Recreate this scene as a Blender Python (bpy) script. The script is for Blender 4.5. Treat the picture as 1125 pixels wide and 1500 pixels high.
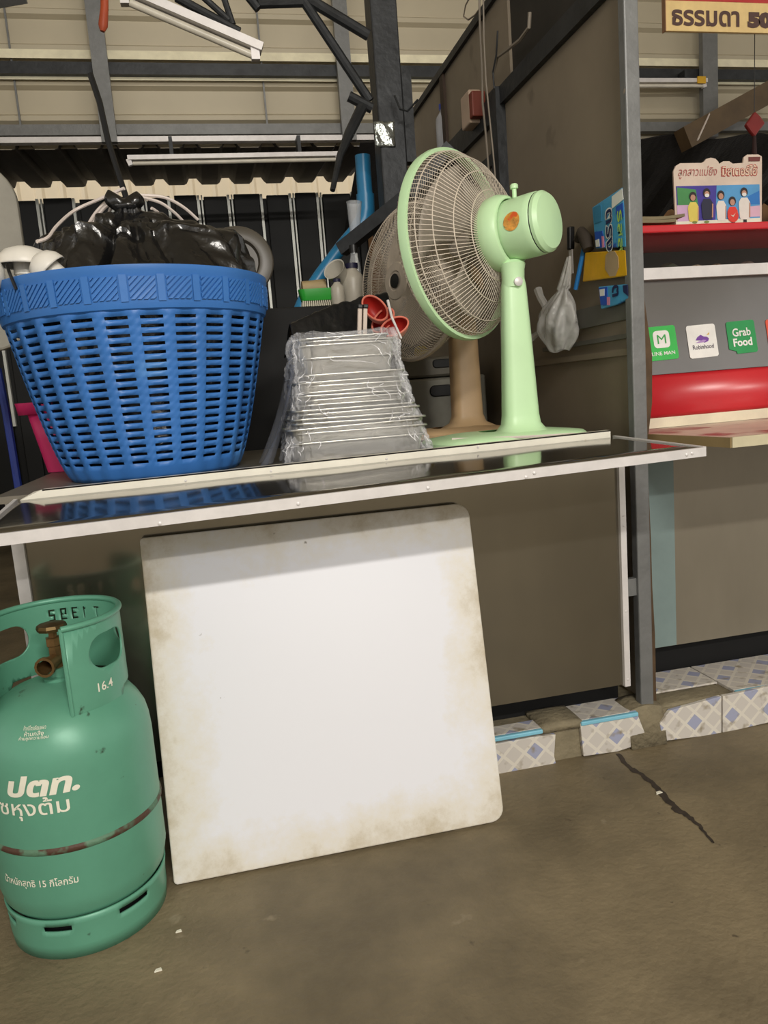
import bpy, bmesh, math, random
from mathutils import Vector, Matrix
random.seed(7)
for o in list(bpy.data.objects): bpy.data.objects.remove(o)
scene = bpy.context.scene
C = scene.collection

# ------------------------------------------------------------------ camera
FPX, CX, CY, CAMZ = 1127.0, 562.5, 750.0, 1.05
def _n(v): return v / v.length
_dn = _n(Vector((1115 - CX, 7980 - CY, FPX))); _up = -_dn          # image frame: x right, y down, z forward
_xv = Vector((6000 - CX, -(_up.x * (6000 - CX) + _up.z * FPX) / _up.y, FPX))
_X = _n(_xv - _up * _xv.dot(_up)); _Y = _up.cross(_X)
if _Y.z < 0: _Y = -_Y
ROWS = (_X, _Y, _up)                                                # world axes in the image frame
right = Vector((_X.x, _Y.x, _up.x)); down = Vector((_X.y, _Y.y, _up.y)); fwd = Vector((_X.z, _Y.z, _up.z))
CAM = Vector((0, 0, CAMZ))
cam = bpy.data.objects.new('camera', bpy.data.cameras.new('camera')); C.objects.link(cam)
cam.data.sensor_fit = 'VERTICAL'; cam.data.sensor_height = 36; cam.data.lens = 36 * FPX / 1500
cam.data.clip_start = .05
M = Matrix.Identity(4)
for i in range(3):
    M[i][0] = right[i]; M[i][1] = -down[i]; M[i][2] = -fwd[i]; M[i][3] = CAM[i]
cam.matrix_world = M
scene.camera = cam
def ray(px, py): return right * (px - CX) + down * (py - CY) + fwd * FPX
def at(px, py, y): r = ray(px, py); return CAM + r * (y / r.y)       # point of the plane y = const
def atx(px, py, x): r = ray(px, py); return CAM + r * (x / r.x)
def atz(px, py, z): r = ray(px, py); return CAM + r * ((z - CAMZ) / r.z)

# ------------------------------------------------------------------ light
w = bpy.data.worlds.new('world'); scene.world = w; w.use_nodes = True
w.node_tree.nodes['Background'].inputs[0].default_value = (1.0, .96, .90, 1)
w.node_tree.nodes['Background'].inputs[1].default_value = .85
def lamp(name, loc, target, sx, sy, power, col=(1, .95, .88)):
    l = bpy.data.lights.new(name, 'AREA'); l.shape = 'RECTANGLE'; l.size = sx; l.size_y = sy; l.energy = power; l.color = col
    o = bpy.data.objects.new(name, l); C.objects.link(o); o.location = loc
    o.rotation_euler = (Vector(target) - Vector(loc)).to_track_quat('-Z', 'Y').to_euler()
lamp('area_lamp', (.2, -1.9, 3.05), (.3, 1.7, .8), 1.2, .10, 92)
lamp('area_lamp', (1.6, -4.6, 3.2), (.6, 2.2, 1.0), 1.2, .10, 105)
lamp('area_lamp', (.6, 3.6, 4.05), (.8, 5.8, 3.3), 2.4, .12, 12)  # added lamp above the view, brightens the back cladding; no fixture seen
sun = bpy.data.lights.new('sun', 'SUN'); sun.energy = 2.6; sun.angle = .02; sun.color = (1, .95, .86)
so = bpy.data.objects.new('sun', sun); C.objects.link(so); so.rotation_euler = Vector((.12, .5, -.87)).to_track_quat('-Z', 'Y').to_euler(); so.location = (0, 0, 9)
scene.view_settings.view_transform = 'Standard'; scene.view_settings.look = 'None'
scene.view_settings.exposure = -.08; scene.view_settings.gamma = 1; scene.view_settings.use_curve_mapping = False

# ------------------------------------------------------------------ materials
def lin(r, g, b):
    f = lambda c: (c / 255 / 12.92) if c / 255 <= .04045 else ((c / 255 + .055) / 1.055) ** 2.4
    return (f(r), f(g), f(b), 1)
MATS = {}
def mat(name, col, rough=.5, metal=0., var=.12, scale=9., bump=0., bscale=40., alpha=1., spots=None, coat=0., trans=0., stretch=None, sub=None):
    if name in MATS: return MATS[name]
    m = bpy.data.materials.new(name); m.use_nodes = True; nt = m.node_tree; b = nt.nodes['Principled BSDF']
    N, L = nt.nodes.new, nt.links.new
    col = lin(*col) if max(col[:3]) > 1 else (*col[:3], 1)
    tc = N('ShaderNodeTexCoord'); src = tc.outputs['Object']
    if stretch:
        mp = N('ShaderNodeMapping'); mp.inputs['Scale'].default_value = stretch; L(src, mp.inputs[0]); src = mp.outputs[0]
    nz = N('ShaderNodeTexNoise'); nz.inputs['Scale'].default_value = scale; nz.inputs['Detail'].default_value = 6; nz.inputs['Roughness'].default_value = .62
    L(src, nz.inputs['Vector'])
    rp = N('ShaderNodeValToRGB'); e = rp.color_ramp.elements
    e[0].position = .3; e[1].position = .7
    e[0].color = tuple(c * (1 - var) for c in col[:3]) + (1,); e[1].color = tuple(min(1, c * (1 + var)) for c in col[:3]) + (1,)
    L(nz.outputs['Fac'], rp.inputs[0]); out = rp.outputs[0]
    if spots:                                   # (colour, noise scale, threshold): dirt, chips, rust and a painted reflection with a shape of their own
        for (sc, ss, th) in spots:
            n2 = N('ShaderNodeTexNoise'); n2.inputs['Scale'].default_value = ss; n2.inputs['Detail'].default_value = 4; L(src, n2.inputs['Vector'])
            r2 = N('ShaderNodeValToRGB'); r2.color_ramp.elements[0].position = th; r2.color_ramp.elements[1].position = min(1, th + .05)
            L(n2.outputs['Fac'], r2.inputs[0])
            mx = N('ShaderNodeMix'); mx.data_type = 'RGBA'; L(r2.outputs[0], mx.inputs[0]); L(out, mx.inputs[6]); mx.inputs[7].default_value = lin(*sc); out = mx.outputs[2]
    L(out, b.inputs['Base Color'])
    b.inputs['Roughness'].default_value = rough; b.inputs['Metallic'].default_value = metal; b.inputs['Alpha'].default_value = alpha
    b.inputs['Coat Weight'].default_value = coat; b.inputs['Transmission Weight'].default_value = trans
    if alpha < .45 or name == 'bag_black': b.inputs['Specular IOR Level'].default_value = 1.0
    if sub: b.inputs['Subsurface Weight'].default_value = sub
    if bump:
        n3 = N('ShaderNodeTexNoise'); n3.inputs['Scale'].default_value = bscale; n3.inputs['Detail'].default_value = 4; L(src, n3.inputs['Vector'])
        bp = N('ShaderNodeBump'); bp.inputs['Strength'].default_value = bump; bp.inputs['Distance'].default_value = .01
        L(n3.outputs['Fac'], bp.inputs['Height']); L(bp.outputs[0], b.inputs['Normal'])
    MATS[name] = m; return m
def film(name, col, alpha, rough=.12, bscale=22, bump=.8):
    m = mat(name, col, rough, 0, .05, 9, bump, bscale, alpha=alpha); return m

concrete = mat('concrete', (120, 108, 84), .6, 0, .36, 3.4, .35, 60, spots=[((142, 130, 106), 11, .70), ((90, 80, 62), 24, .71)])
steel_panel = mat('stainless', (142, 136, 122), .15, .88, .12, 3, .04, 5, stretch=(1, 1, .3))
steel_top = mat('stainless_ledge', (150, 146, 138), .1, .95, .06, 4, .05, 7)
alu = mat('aluminium', (222, 218, 216), .42, .2, .08, 20)
white_strip = mat('white_angle', (232, 228, 214), .4, .1, .08, 10, spots=[((190, 180, 150), 14, .72)])
wall_brown = mat('partition_sheet', (140, 128, 110), .5, .1, .12, 3, spots=[((122, 111, 95), 5, .64)])
dark_steel = mat('dark_steel', (52, 54, 56), .5, .4, .3, 14, .2, 40)
grey_steel = mat('grey_paint', (118, 119, 118), .45, .2, .14, 16, .15, 60, spots=[((165, 150, 135), 22, .74)])
beige_sheet = mat('beige_sheet', (188, 178, 154), .5, .05, .06, 1.5)
white_sheet = mat('cream_sheet', (240, 226, 200), .55, 0, .05, 2)
dark_panel = mat('dark_panel', (13, 15, 15), .6, 0, .3, 4)
rib_glint_m = mat('batten', (232, 234, 226), .35, .2, .1, 5)  # pale tone paints reflected light on the ribs of the dark panels
rust_sheet = mat('rust_sheet', (52, 46, 38), .7, .1, .35, 6)
brown_sheet = mat('brown_sheet', (110, 78, 44), .6, 0, .25, 4)
black_roof = mat('black_thatch', (22, 20, 18), .9, 0, .4, 20, .6, 50)
green_cyl = mat('cylinder_green', (96, 158, 132), .4, .1, .08, 5, .05, 30, spots=[((46, 62, 44), 23, .70), ((112, 92, 66), 12, .725)])
weld_m = mat('weld_rust', (86, 120, 96), .6, .1, .3, 16, .3, 60, spots=[((80, 56, 42), 13, .47)])
brass = mat('brass', (128, 100, 62), .42, .7, .25, 30)
black_m = mat('black_plastic', (14, 14, 15), .4, 0, .2, 10)
white_paint = mat('white_paint', (236, 232, 214), .55, 0, .05, 30)
stencil_m = mat('stencil_dark', (18, 34, 28), .6, 0, .2, 20)
blue_m = mat('basket_blue', (56, 116, 190), .45, 0, .10, 5, .05, 40, spots=[((76, 134, 202), 6, .63)])
bag_black = mat('bag_black', (16, 16, 17), .27, 0, .2, 8, .6, 22)
cord_white = mat('cord_white', (226, 214, 206), .45, 0, .05, 10)
shade_white = mat('shade_white', (224, 220, 210), .4, 0, .08, 8)
bulb_m = mat('bulb_glass', (236, 234, 226), .15, 0, .03, 8, alpha=.75)
tray_m = mat('tray_steel', (190, 188, 180), .3, .75, .12, 10, .08, 14)
wrap_m = film('wrap_film', (245, 246, 250), .2, .14, 75, 1.0)
fan_green = mat('fan_green', (202, 238, 188), .38, 0, .04, 6)
fan_tan = mat('fan_tan', (208, 176, 134), .45, 0, .08, 6)
wire_m = mat('dusty_wire', (214, 202, 186), .6, .1, .15, 20)
blade_m = mat('dusty_blade', (178, 168, 154), .6, 0, .15, 9, alpha=.7)
tan_wire = mat('tan_wire', (206, 194, 178), .6, .1, .15, 20)
red_m = mat('red_plastic', (196, 48, 40), .4, 0, .1, 8)
redband = mat('red_band', (206, 44, 52), .28, 0, .06, 3)
pink_m = mat('pink_plastic', (214, 46, 110), .45, 0, .08, 6)
pipe_blue = mat('pipe_blue', (42, 128, 176), .35, 0, .08, 8)
clear_m = mat('clear_plastic', (214, 218, 222), .12, 0, .04, 8, alpha=.32)
bag_clear = mat('bag_clear', (214, 212, 208), .2, 0, .06, 14, .8, 30, alpha=.5)
wood_m = mat('raw_wood', (170, 150, 110), .6, 0, .2, 6, .1, 30, stretch=(1, 8, 8))
brown_ply = mat('brown_ply', (92, 74, 50), .6, 0, .25, 5, .1, 20)
mortar = mat('mortar', (132, 122, 98), .85, 0, .2, 12, .5, 60)
glass_dark = mat('cabinet_glass', (140, 138, 137), .2, .7, .12, 1.6, .02, 3)
def matc(name, r, g, b, rough=.5, **k): return mat(name, (r, g, b), rough, **k)

def tile_mat():
    m = bpy.data.materials.new('patterned_tile'); m.use_nodes = True; nt = m.node_tree; b = nt.nodes['Principled BSDF']; N, L = nt.nodes.new, nt.links.new
    tc = N('ShaderNodeTexCoord'); mp = N('ShaderNodeMapping'); mp.inputs['Rotation'].default_value = (math.radians(45), 0, 0) if False else (0, math.radians(45), 0)
    s0 = N('ShaderNodeSeparateXYZ'); L(tc.outputs['Object'], s0.inputs[0]); ad = N('ShaderNodeMath'); L(s0.outputs['Y'], ad.inputs[0]); L(s0.outputs['Z'], ad.inputs[1]); cb_ = N('ShaderNodeCombineXYZ'); L(s0.outputs['X'], cb_.inputs[0]); L(ad.outputs[0], cb_.inputs[2]); L(cb_.outputs[0], mp.inputs[0])
    sx = N('ShaderNodeSeparateXYZ'); L(mp.outputs[0], sx.inputs[0])
    def cell(o):
        a = N('ShaderNodeMath'); a.operation = 'MULTIPLY'; a.inputs[1].default_value = 23; L(o, a.inputs[0])
        fr = N('ShaderNodeMath'); fr.operation = 'FRACT'; L(a.outputs[0], fr.inputs[0])
        fl = N('ShaderNodeMath'); fl.operation = 'FLOOR'; L(a.outputs[0], fl.inputs[0])
        d = N('ShaderNodeMath'); d.operation = 'GREATER_THAN'; d.inputs[1].default_value = .2; L(fr.outputs[0], d.inputs[0])
        return d, fl
    dx, fx = cell(sx.outputs['X']); dz, fz = cell(sx.outputs['Z'])
    mul = N('ShaderNodeMath'); mul.operation = 'MULTIPLY'; L(dx.outputs[0], mul.inputs[0]); L(dz.outputs[0], mul.inputs[1])
    def par(f, k):
        a = N('ShaderNodeMath'); a.operation = 'PINGPONG'; a.inputs[1].default_value = 1; L(f.outputs[0], a.inputs[0]); return a
    px_, pz_ = par(fx, 1), par(fz, 1)
    bl = N('ShaderNodeMath'); bl.operation = 'MULTIPLY'; L(px_.outputs[0], bl.inputs[0]); L(pz_.outputs[0], bl.inputs[1])
    c1 = N('ShaderNodeMix'); c1.data_type = 'RGBA'; L(bl.outputs[0], c1.inputs[0]); c1.inputs[6].default_value = lin(206, 200, 192); c1.inputs[7].default_value = lin(164, 168, 192)
    c2 = N('ShaderNodeMix'); c2.data_type = 'RGBA'; L(mul.outputs[0], c2.inputs[0]); c2.inputs[6].default_value = lin(222, 216, 204); L(c1.outputs[2], c2.inputs[7])
    nz = N('ShaderNodeTexNoise'); nz.inputs['Scale'].default_value = 30; L(tc.outputs['Object'], nz.inputs['Vector'])
    rp = N('ShaderNodeValToRGB'); rp.color_ramp.elements[0].position = .58; rp.color_ramp.elements[1].position = .75; L(nz.outputs['Fac'], rp.inputs[0])
    c3 = N('ShaderNodeMix'); c3.data_type = 'RGBA'; L(rp.outputs[0], c3.inputs[0]); L(c2.outputs[2], c3.inputs[6]); c3.inputs[7].default_value = lin(150, 138, 116)
    L(c3.outputs[2], b.inputs['Base Color']); b.inputs['Roughness'].default_value = .3
    return m
tile_m = tile_mat()
def board_mat():
    m = bpy.data.materials.new('white_laminate'); m.use_nodes = True; nt = m.node_tree; b = nt.nodes['Principled BSDF']; N, L = nt.nodes.new, nt.links.new
    tc = N('ShaderNodeTexCoord'); sx = N('ShaderNodeSeparateXYZ'); L(tc.outputs['Generated'], sx.inputs[0])
    def edge(o):
        a = N('ShaderNodeMath'); a.operation = 'SUBTRACT'; a.inputs[1].default_value = .5; L(o, a.inputs[0])
        c = N('ShaderNodeMath'); c.operation = 'ABSOLUTE'; L(a.outputs[0], c.inputs[0]); return c
    mx = N('ShaderNodeMath'); mx.operation = 'MAXIMUM'; L(edge(sx.outputs['X']).outputs[0], mx.inputs[0]); L(edge(sx.outputs['Z']).outputs[0], mx.inputs[1])
    nz = N('ShaderNodeTexNoise'); nz.inputs['Scale'].default_value = 7; nz.inputs['Detail'].default_value = 8; nz.inputs['Roughness'].default_value = .7; L(tc.outputs['Object'], nz.inputs['Vector'])
    sc = N('ShaderNodeMath'); sc.operation = 'MULTIPLY_ADD'; sc.inputs[1].default_value = .42; L(nz.outputs['Fac'], sc.inputs[0]); L(mx.outputs[0], sc.inputs[2])
    rp = N('ShaderNodeValToRGB'); e = rp.color_ramp.elements
    e[0].position = .56; e[0].color = lin(230, 231, 237); e[1].position = .80; e[1].color = lin(176, 158, 118)
    k = rp.color_ramp.elements.new(.67); k.color = lin(224, 219, 208)
    L(sc.outputs[0], rp.inputs[0])
    n2 = N('ShaderNodeTexNoise'); n2.inputs['Scale'].default_value = 26; n2.inputs['Detail'].default_value = 3; L(tc.outputs['Object'], n2.inputs['Vector'])
    r2 = N('ShaderNodeValToRGB'); r2.color_ramp.elements[0].position = .75; r2.color_ramp.elements[1].position = .79; L(n2.outputs['Fac'], r2.inputs[0])
    c3 = N('ShaderNodeMix'); c3.data_type = 'RGBA'; L(r2.outputs[0], c3.inputs[0]); L(rp.outputs[0], c3.inputs[6]); c3.inputs[7].default_value = lin(120, 112, 98)
    L(c3.outputs[2], b.inputs['Base Color']); b.inputs['Roughness'].default_value = .38
    return m
board_m = board_mat()

# ------------------------------------------------------------------ builders
ORG = {}
def V(*a): return Vector(a if len(a) > 1 else a[0])
class MB:
    def __init__(s): s.v = []; s.f = []
    def add(s, vs, fs):
        k = len(s.v); s.v += [Vector(p) for p in vs]; s.f += [tuple(i + k for i in f) for f in fs]; return s
    def box(s, x0, x1, y0, y1, z0, z1):
        return s.hexa([(x0, y0, z0), (x1, y0, z0), (x1, y1, z0), (x0, y1, z0)], [(x0, y0, z1), (x1, y0, z1), (x1, y1, z1), (x0, y1, z1)])
    def hexa(s, a, b): return s.add(list(a) + list(b), [(3, 2, 1, 0), (4, 5, 6, 7), (0, 1, 5, 4), (1, 2, 6, 5), (2, 3, 7, 6), (3, 0, 4, 7)])
    def bar(s, a, b, w, h, up=(0, 0, 1)):
        a, b = V(a), V(b); d = (b - a).normalized(); u = d.cross(V(up)).normalized(); t = u.cross(d)
        q = [(-1, -1), (1, -1), (1, 1), (-1, 1)]
        return s.hexa([a + u * i * w / 2 + t * j * h / 2 for i, j in q], [b + u * i * w / 2 + t * j * h / 2 for i, j in q])
    def tube(s, pts, r, n=8, caps=True):
        pts = [V(p) for p in pts]; m = len(pts); rs = r if isinstance(r, (list, tuple)) else [r] * m
        vs = []; ref = None
        for i, p in enumerate(pts):
            t = (pts[min(i + 1, m - 1)] - pts[max(i - 1, 0)]).normalized()
            if ref is None: ref = t.orthogonal().normalized()
            ref = (ref - t * ref.dot(t)).normalized(); bi = t.cross(ref)
            vs += [p + (ref * math.cos(2 * math.pi * k / n) + bi * math.sin(2 * math.pi * k / n)) * rs[i] for k in range(n)]
        fs = [(i * n + k, i * n + (k + 1) % n, (i + 1) * n + (k + 1) % n, (i + 1) * n + k) for i in range(m - 1) for k in range(n)]
        if caps: fs += [tuple(range(n - 1, -1, -1)), tuple((m - 1) * n + k for k in range(n))]
        return s.add(vs, fs)
    def lathe(s, c, prof, axis=(0, 0, 1), n=32, u=None, sq=1., cap0=False, cap1=False):
        c, a = V(c), V(axis).normalized(); u = V(u).normalized() if u else a.orthogonal().normalized(); b = a.cross(u); m = len(prof)
        vs = [c + a * h + (u * math.cos(2 * math.pi * k / n) + b * sq * math.sin(2 * math.pi * k / n)) * r for r, h in prof for k in range(n)]
        fs = [(i * n + k, i * n + (k + 1) % n, (i + 1) * n + (k + 1) % n, (i + 1) * n + k) for i in range(m - 1) for k in range(n)]
        if cap0: fs.append(tuple(range(n - 1, -1, -1)))
        if cap1: fs.append(tuple((m - 1) * n + k for k in range(n)))
        return s.add(vs, fs)
    def prism(s, poly, vec):
        poly = [V(p) for p in poly]; n = len(poly); vec = V(vec)
        return s.add(poly + [p + vec for p in poly], [tuple(range(n - 1, -1, -1)), tuple(range(n, 2 * n))] + [(i, (i + 1) % n, n + (i + 1) % n, n + i) for i in range(n)])
    def grid(s, fn, nu, nv, wrap=False):
        vs = [fn(i / nu, j / nv) for j in range(nv + 1) for i in range(nu if wrap else nu + 1)]; w_ = nu if wrap else nu + 1
        fs = [(j * w_ + i, j * w_ + (i + 1) % w_, (j + 1) * w_ + (i + 1) % w_, (j + 1) * w_ + i) for j in range(nv) for i in range(nu)]
        return s.add(vs, fs)
    def build(s, name, m, parent=None, smooth=False, bevel=0, solid=0, sub=0, org=None, angle=40):
        vs = s.v
        if parent is not None: o0 = ORG[parent]
        elif org is not None: o0 = V(org)
        else:
            xs = [p.x for p in vs]; ys = [p.y for p in vs]; o0 = V((min(xs) + max(xs)) / 2, (min(ys) + max(ys)) / 2, min(p.z for p in vs))
        me = bpy.data.meshes.new(name); me.from_pydata([p - o0 for p in vs], [], s.f)
        bm = bmesh.new(); bm.from_mesh(me); bmesh.ops.recalc_face_normals(bm, faces=bm.faces); bm.to_mesh(me); bm.free()
        me.materials.append(m); me.validate()
        o = bpy.data.objects.new(name, me); C.objects.link(o)
        if parent is not None: o.parent = parent
        else: o.location = o0
        ORG[o] = o0
        if solid: md = o.modifiers.new('solid', 'SOLIDIFY'); md.thickness = solid; md.offset = 0
        if bevel: md = o.modifiers.new('bevel', 'BEVEL'); md.width = bevel; md.segments = 2; md.limit_method = 'ANGLE'
        if sub: md = o.modifiers.new('sub', 'SUBSURF'); md.levels = sub; md.render_levels = sub
        if smooth:
            for p in me.polygons: p.use_smooth = True
            if angle < 180:
                me.set_sharp_from_angle(angle=math.radians(angle))
        return o
def tag(o, label, cat, group=None):
    o['label'] = label; o['category'] = cat
    if group: o['group'] = group
    return o
def thing(name, label, cat, loc, group=None):
    o = bpy.data.objects.new(name, None); C.objects.link(o); o.location = loc; ORG[o] = V(loc); o.empty_display_size = .05
    return tag(o, label, cat, group)
def struct(name, mb, m, label=None, **k):
    o = mb.build(name, m, **k); o['kind'] = 'structure'
    if label: o['label'] = label
    return o
def rrect(w_, h_, r, n=5):
    out = []
    for (sx, sy, a0) in ((1, 1, 0), (-1, 1, 90), (-1, -1, 180), (1, -1, 270)):
        for k in range(n + 1):
            a = math.radians(a0 + 90 * k / n); out.append((sx * (w_ / 2 - r) + r * math.cos(a), sy * (h_ / 2 - r) + r * math.sin(a)))
    return out
def text2d(body, size, bold=0., shear=0.):
    cu = bpy.data.curves.new('lettering', 'FONT'); cu.body = body; cu.size = size; cu.offset = bold; cu.shear = shear; cu.resolution_u = 3; cu.align_x = 'CENTER'; cu.align_y = 'CENTER'
    o = bpy.data.objects.new('lettering', cu); C.objects.link(o); bpy.context.view_layer.update()
    me = bpy.data.meshes.new_from_object(o.evaluated_get(bpy.context.evaluated_depsgraph_get()))
    vs = [(p.co.x, p.co.y) for p in me.vertices]; fs = [tuple(p.vertices) for p in me.polygons]
    bpy.data.objects.remove(o); bpy.data.curves.remove(cu); bpy.data.meshes.remove(me)
    return vs, fs
def fit(v2, w_=None, h_=None):
    xs = [p[0] for p in v2]; ys = [p[1] for p in v2]
    cx, cy = (min(xs) + max(xs)) / 2, (min(ys) + max(ys)) / 2
    kx = w_ / (max(xs) - min(xs)) if w_ else None; ky = h_ / (max(ys) - min(ys)) if h_ else None
    kx = kx or ky; ky = ky or kx
    return [((x - cx) * kx, (y - cy) * ky) for x, y in v2]
def lettering(name, body, m, parent, fn, w_=None, h_=None, bold=0., shear=0., step=0, size=.1):
    v2, fs = text2d(body, size, bold, shear)
    if not v2: return None
    v2 = fit(v2, w_, h_)
    if step:
        bm = bmesh.new(); bv = [bm.verts.new((x, y, 0)) for x, y in v2]
        for f in fs:
            try: bm.faces.new([bv[i] for i in f])
            except ValueError: pass
        x0 = min(p[0] for p in v2); x1 = max(p[0] for p in v2); x = x0 + step
        while x < x1:
            bmesh.ops.bisect_plane(bm, geom=bm.verts[:] + bm.edges[:] + bm.faces[:], plane_co=(x, 0, 0), plane_no=(1, 0, 0)); x += step
        bm.verts.index_update(); v2 = [(p.co.x, p.co.y) for p in bm.verts]; fs = [tuple(q.index for q in f.verts) for f in bm.faces]; bm.free()
    return MB().add([fn(x, y) for x, y in v2], fs).build(name, m, parent)
def planefn(o, ux, uy): o, ux, uy = V(o), V(ux).normalized(), V(uy).normalized(); return lambda x, y: o + ux * x + uy * y
def copy_thing(src, loc, label=None):
    r = src.copy(); C.objects.link(r); r.location = loc
    if label: r['label'] = label
    for ch in src.children:
        c = ch.copy(); C.objects.link(c); c.parent = r
        for g in ch.children:
            d = g.copy(); C.objects.link(d); d.parent = c
    return r
def screws(parent, pts, nrm, r=.004):
    for p in pts: MB().lathe(p, [(r, 0), (r, .0012), (r * .6, .0022)], nrm, 8, cap1=True).build('screw', alu, parent, True)

# ================================================================== the setting
fl = struct('floor', MB().box(-6, 7, -9, 12, -.1, 0), concrete, 'bare stained concrete floor')
pts = [(905 + 142 * i / 44 + random.uniform(-1, 1) * 1.6, 1105 + 128 * i / 44 + 3 * math.sin(i * .31) + random.uniform(-1, 1)) for i in range(45)]
L_, R_ = [], []
for i, p in enumerate(pts):
    q = atz(*p, .0); wd = .0045 + .004 * math.sin(math.pi * i / 44) + random.uniform(-.0025, .003) - (.004 if i == 44 else 0)
    L_.append(q + V(-wd, -.003 * (i % 2), .0012)); R_.append(q + V(wd, .004 * (i % 2), .0012))
MB().add(L_ + R_, [(i, i + 1, len(pts) + i + 1, len(pts) + i) for i in range(len(pts) - 1)]).build('floor_crack', mat('crack_dirt', (58, 49, 40), .9, 0, .4, 60), fl)  # dirt-filled crack in the concrete, laid on as a thin strip
for k, (px, py, s) in enumerate(((262, 1365, .006), (232, 1422, .007), (965, 1162, .009))):
    p = atz(px, py, .0005)
    tag(MB().prism([p + V(-s, -s * .5, 0), p + V(s, -s * .3, 0), p + V(s * .7, s * .6, 0), p + V(-s * .6, s * .4, 0)], (0, 0, .003)).build('paper_scrap', white_paint),
        ('tiny pale scrap on the concrete beside the gas cylinder', 'tiny pale scrap on the open concrete in front of the gas cylinder', 'pale scrap lying on the dark floor crack')[k], 'litter')
struct('ceiling', MB().box(-6, 7, -6, 5.9, 4.35, 4.4), beige_sheet, 'sheet metal market roof')
# gable wall with horizontal ribs
prof = []; z = 2.84; 
while z < 4.35:
    prof += [(0, z), (0, z + .15), (-.035, z + .17), (-.035, z + .2), (0, z + .22)]; z += .22
struct('wall_back', MB().add([V(x, 5.85 + d, zz) for x in (-4.5, 6.5) for d, zz in prof], [(i, i + 1, len(prof) + i + 1, len(prof) + i) for i in range(len(prof) - 1)]), beige_sheet, 'beige ribbed sheet cladding above the stalls', solid=.002)
n_ = 0
def trim(mb, m, label):
    global n_; n_ += 1
    return struct('trim_%d' % n_, mb, m, label)
for (pa, pb, pc) in (((0, 91), (0, 109), 'upper'), ((0, 184), (0, 200), 'lower')):
    a, b = at(*pa, 5.76), at(*pb, 5.76)
    trim(MB().box(-4.5, 6.5, 5.74, 5.80, b.z, a.z), grey_steel if pc == 'lower' else dark_steel, pc + ' horizontal steel purlin on the beige cladding')
for px, wd in ((148, .1), (503, .1), (1036, .13)):
    a = at(px, 100, 5.72); trim(MB().box(a.x - wd / 2, a.x + wd / 2, 5.68, 5.73, 2.83, 4.35), grey_steel, 'vertical steel post of the cladding frame')
for za_, zb_s in ((75, 90), (110, 120)):  # pale strips paint the bright lit bands beside the upper purlin
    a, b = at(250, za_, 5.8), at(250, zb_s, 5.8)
    MB().add([V(-4.5, 5.80, a.z), V(6.5, 5.80, a.z), V(6.5, 5.775, b.z), V(-4.5, 5.775, b.z)], [(0, 1, 2, 3)]).build('lit_lap_strip', mat('lit_lap_cream', (244, 236, 206), .5), bpy.data.objects['wall_back'], solid=.002)
# sheet joints
for px in (383, 20):
    a = at(px, 100, 5.84); MB().box(a.x - .006, a.x + .006, 5.80, 5.812, 2.85, 4.3).build('sheet_joint', grey_steel, bpy.data.objects['wall_back'])
# lean-to roof behind
za = at(250, 206, 5.78).z; zb = at(250, 262, 7.0).z
def lean(u, v):
    x = -3.6 + u * 5.0; ph = (x / .27) % 1
    rb = .05 if ph < .28 else (.05 * (1 - (ph - .28) / .08) if ph < .36 else (.05 * (ph - .92) / .08 if ph > .92 else 0))
    return V(x, 5.78 + v * 1.22, za + (zb - za) * v + rb - .05)
struct('trim_20', MB().grid(lean, 240, 2), rust_sheet, 'dark corrugated lean-to roof seen from below', solid=.004)
trim(MB().box(-3.6, 1.4, 5.70, 5.76, at(250, 206, 5.7).z - .005, at(250, 206, 5.7).z + .03), alu, 'pale flashing along the lean-to roof edge')
# bright wall in daylight behind, dark panels before it
def cream(u, v):
    x = -4.5 + u * 6.2; ph = (x / .2) % 1
    return V(x, 8.1 - (.03 if ph < .25 else 0), .0 + v * 4.2)
struct('wall_rear', MB().grid(cream, 260, 1), white_sheet, 'cream ribbed sheet wall in daylight', solid=.003)
zt = at(250, 289, 7.05).z
wl = struct('wall_inner', MB().box(-3.6, 1.5, 7.08, 7.1, 0, zt - .02), dark_panel, 'wall of dark upright panels with ribs painted pale as if catching light')
bounds = [-70, -20, 17, 61, 114, 170, 214, 253, 296, 340, 388, 430, 470, 520, 575]
for i in range(len(bounds) - 1):
    a = at(bounds[i], 320, 7.04); b = at(bounds[i + 1], 320, 7.04)
    MB().box(a.x + .03, b.x - .03, 7.03, 7.07, .0, zt + (.01 if i % 2 else -.005)).build('panel', dark_panel, wl, bevel=.006)
    MB().box(b.x - .028, b.x - .006, 7.025, 7.075, 1.0, zt + .005).build('rib_glint', rib_glint_m, wl)  # pale strip paints the light glancing off the rib
    if i % 3: MB().box(b.x + .008, b.x + .02, 7.025, 7.075, 1.3, zt + .005).build('rib_glint', rib_glint_m, wl)
# side of the bay left
struct('wall_left', MB().box(-3.2, -3.15, 2.2, 7.1, 0, 2.7), rust_sheet, 'dark side wall of the stall')
# main steel post
pa = at(564, 100, 3.3)
post = struct('trim_30', MB().box(pa.x - .055, pa.x + .055, 3.25, 3.36, 0, 4.35), dark_steel, 'thick dark steel post behind the fans', bevel=.006)
f0 = at(558, 178, 3.245); f1 = at(566, 215, 3.245)
MB().grid(lambda u, v: V(f0.x - .03 + u * .085, 3.243 - .004 * math.sin(u * 9 + v * 5), f1.z + v * (f0.z - f1.z)), 8, 8).build('foil_tape', mat('foil', (190, 196, 192), .25, .9, .2, 30, .9, 40), post, True, solid=.0015)
MB().box(pa.x + .06, pa.x + .10, 3.27, 3.33, at(580, 240, 3.3).z, at(580, 112, 3.3).z).build('bracket', dark_steel, post)
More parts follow.
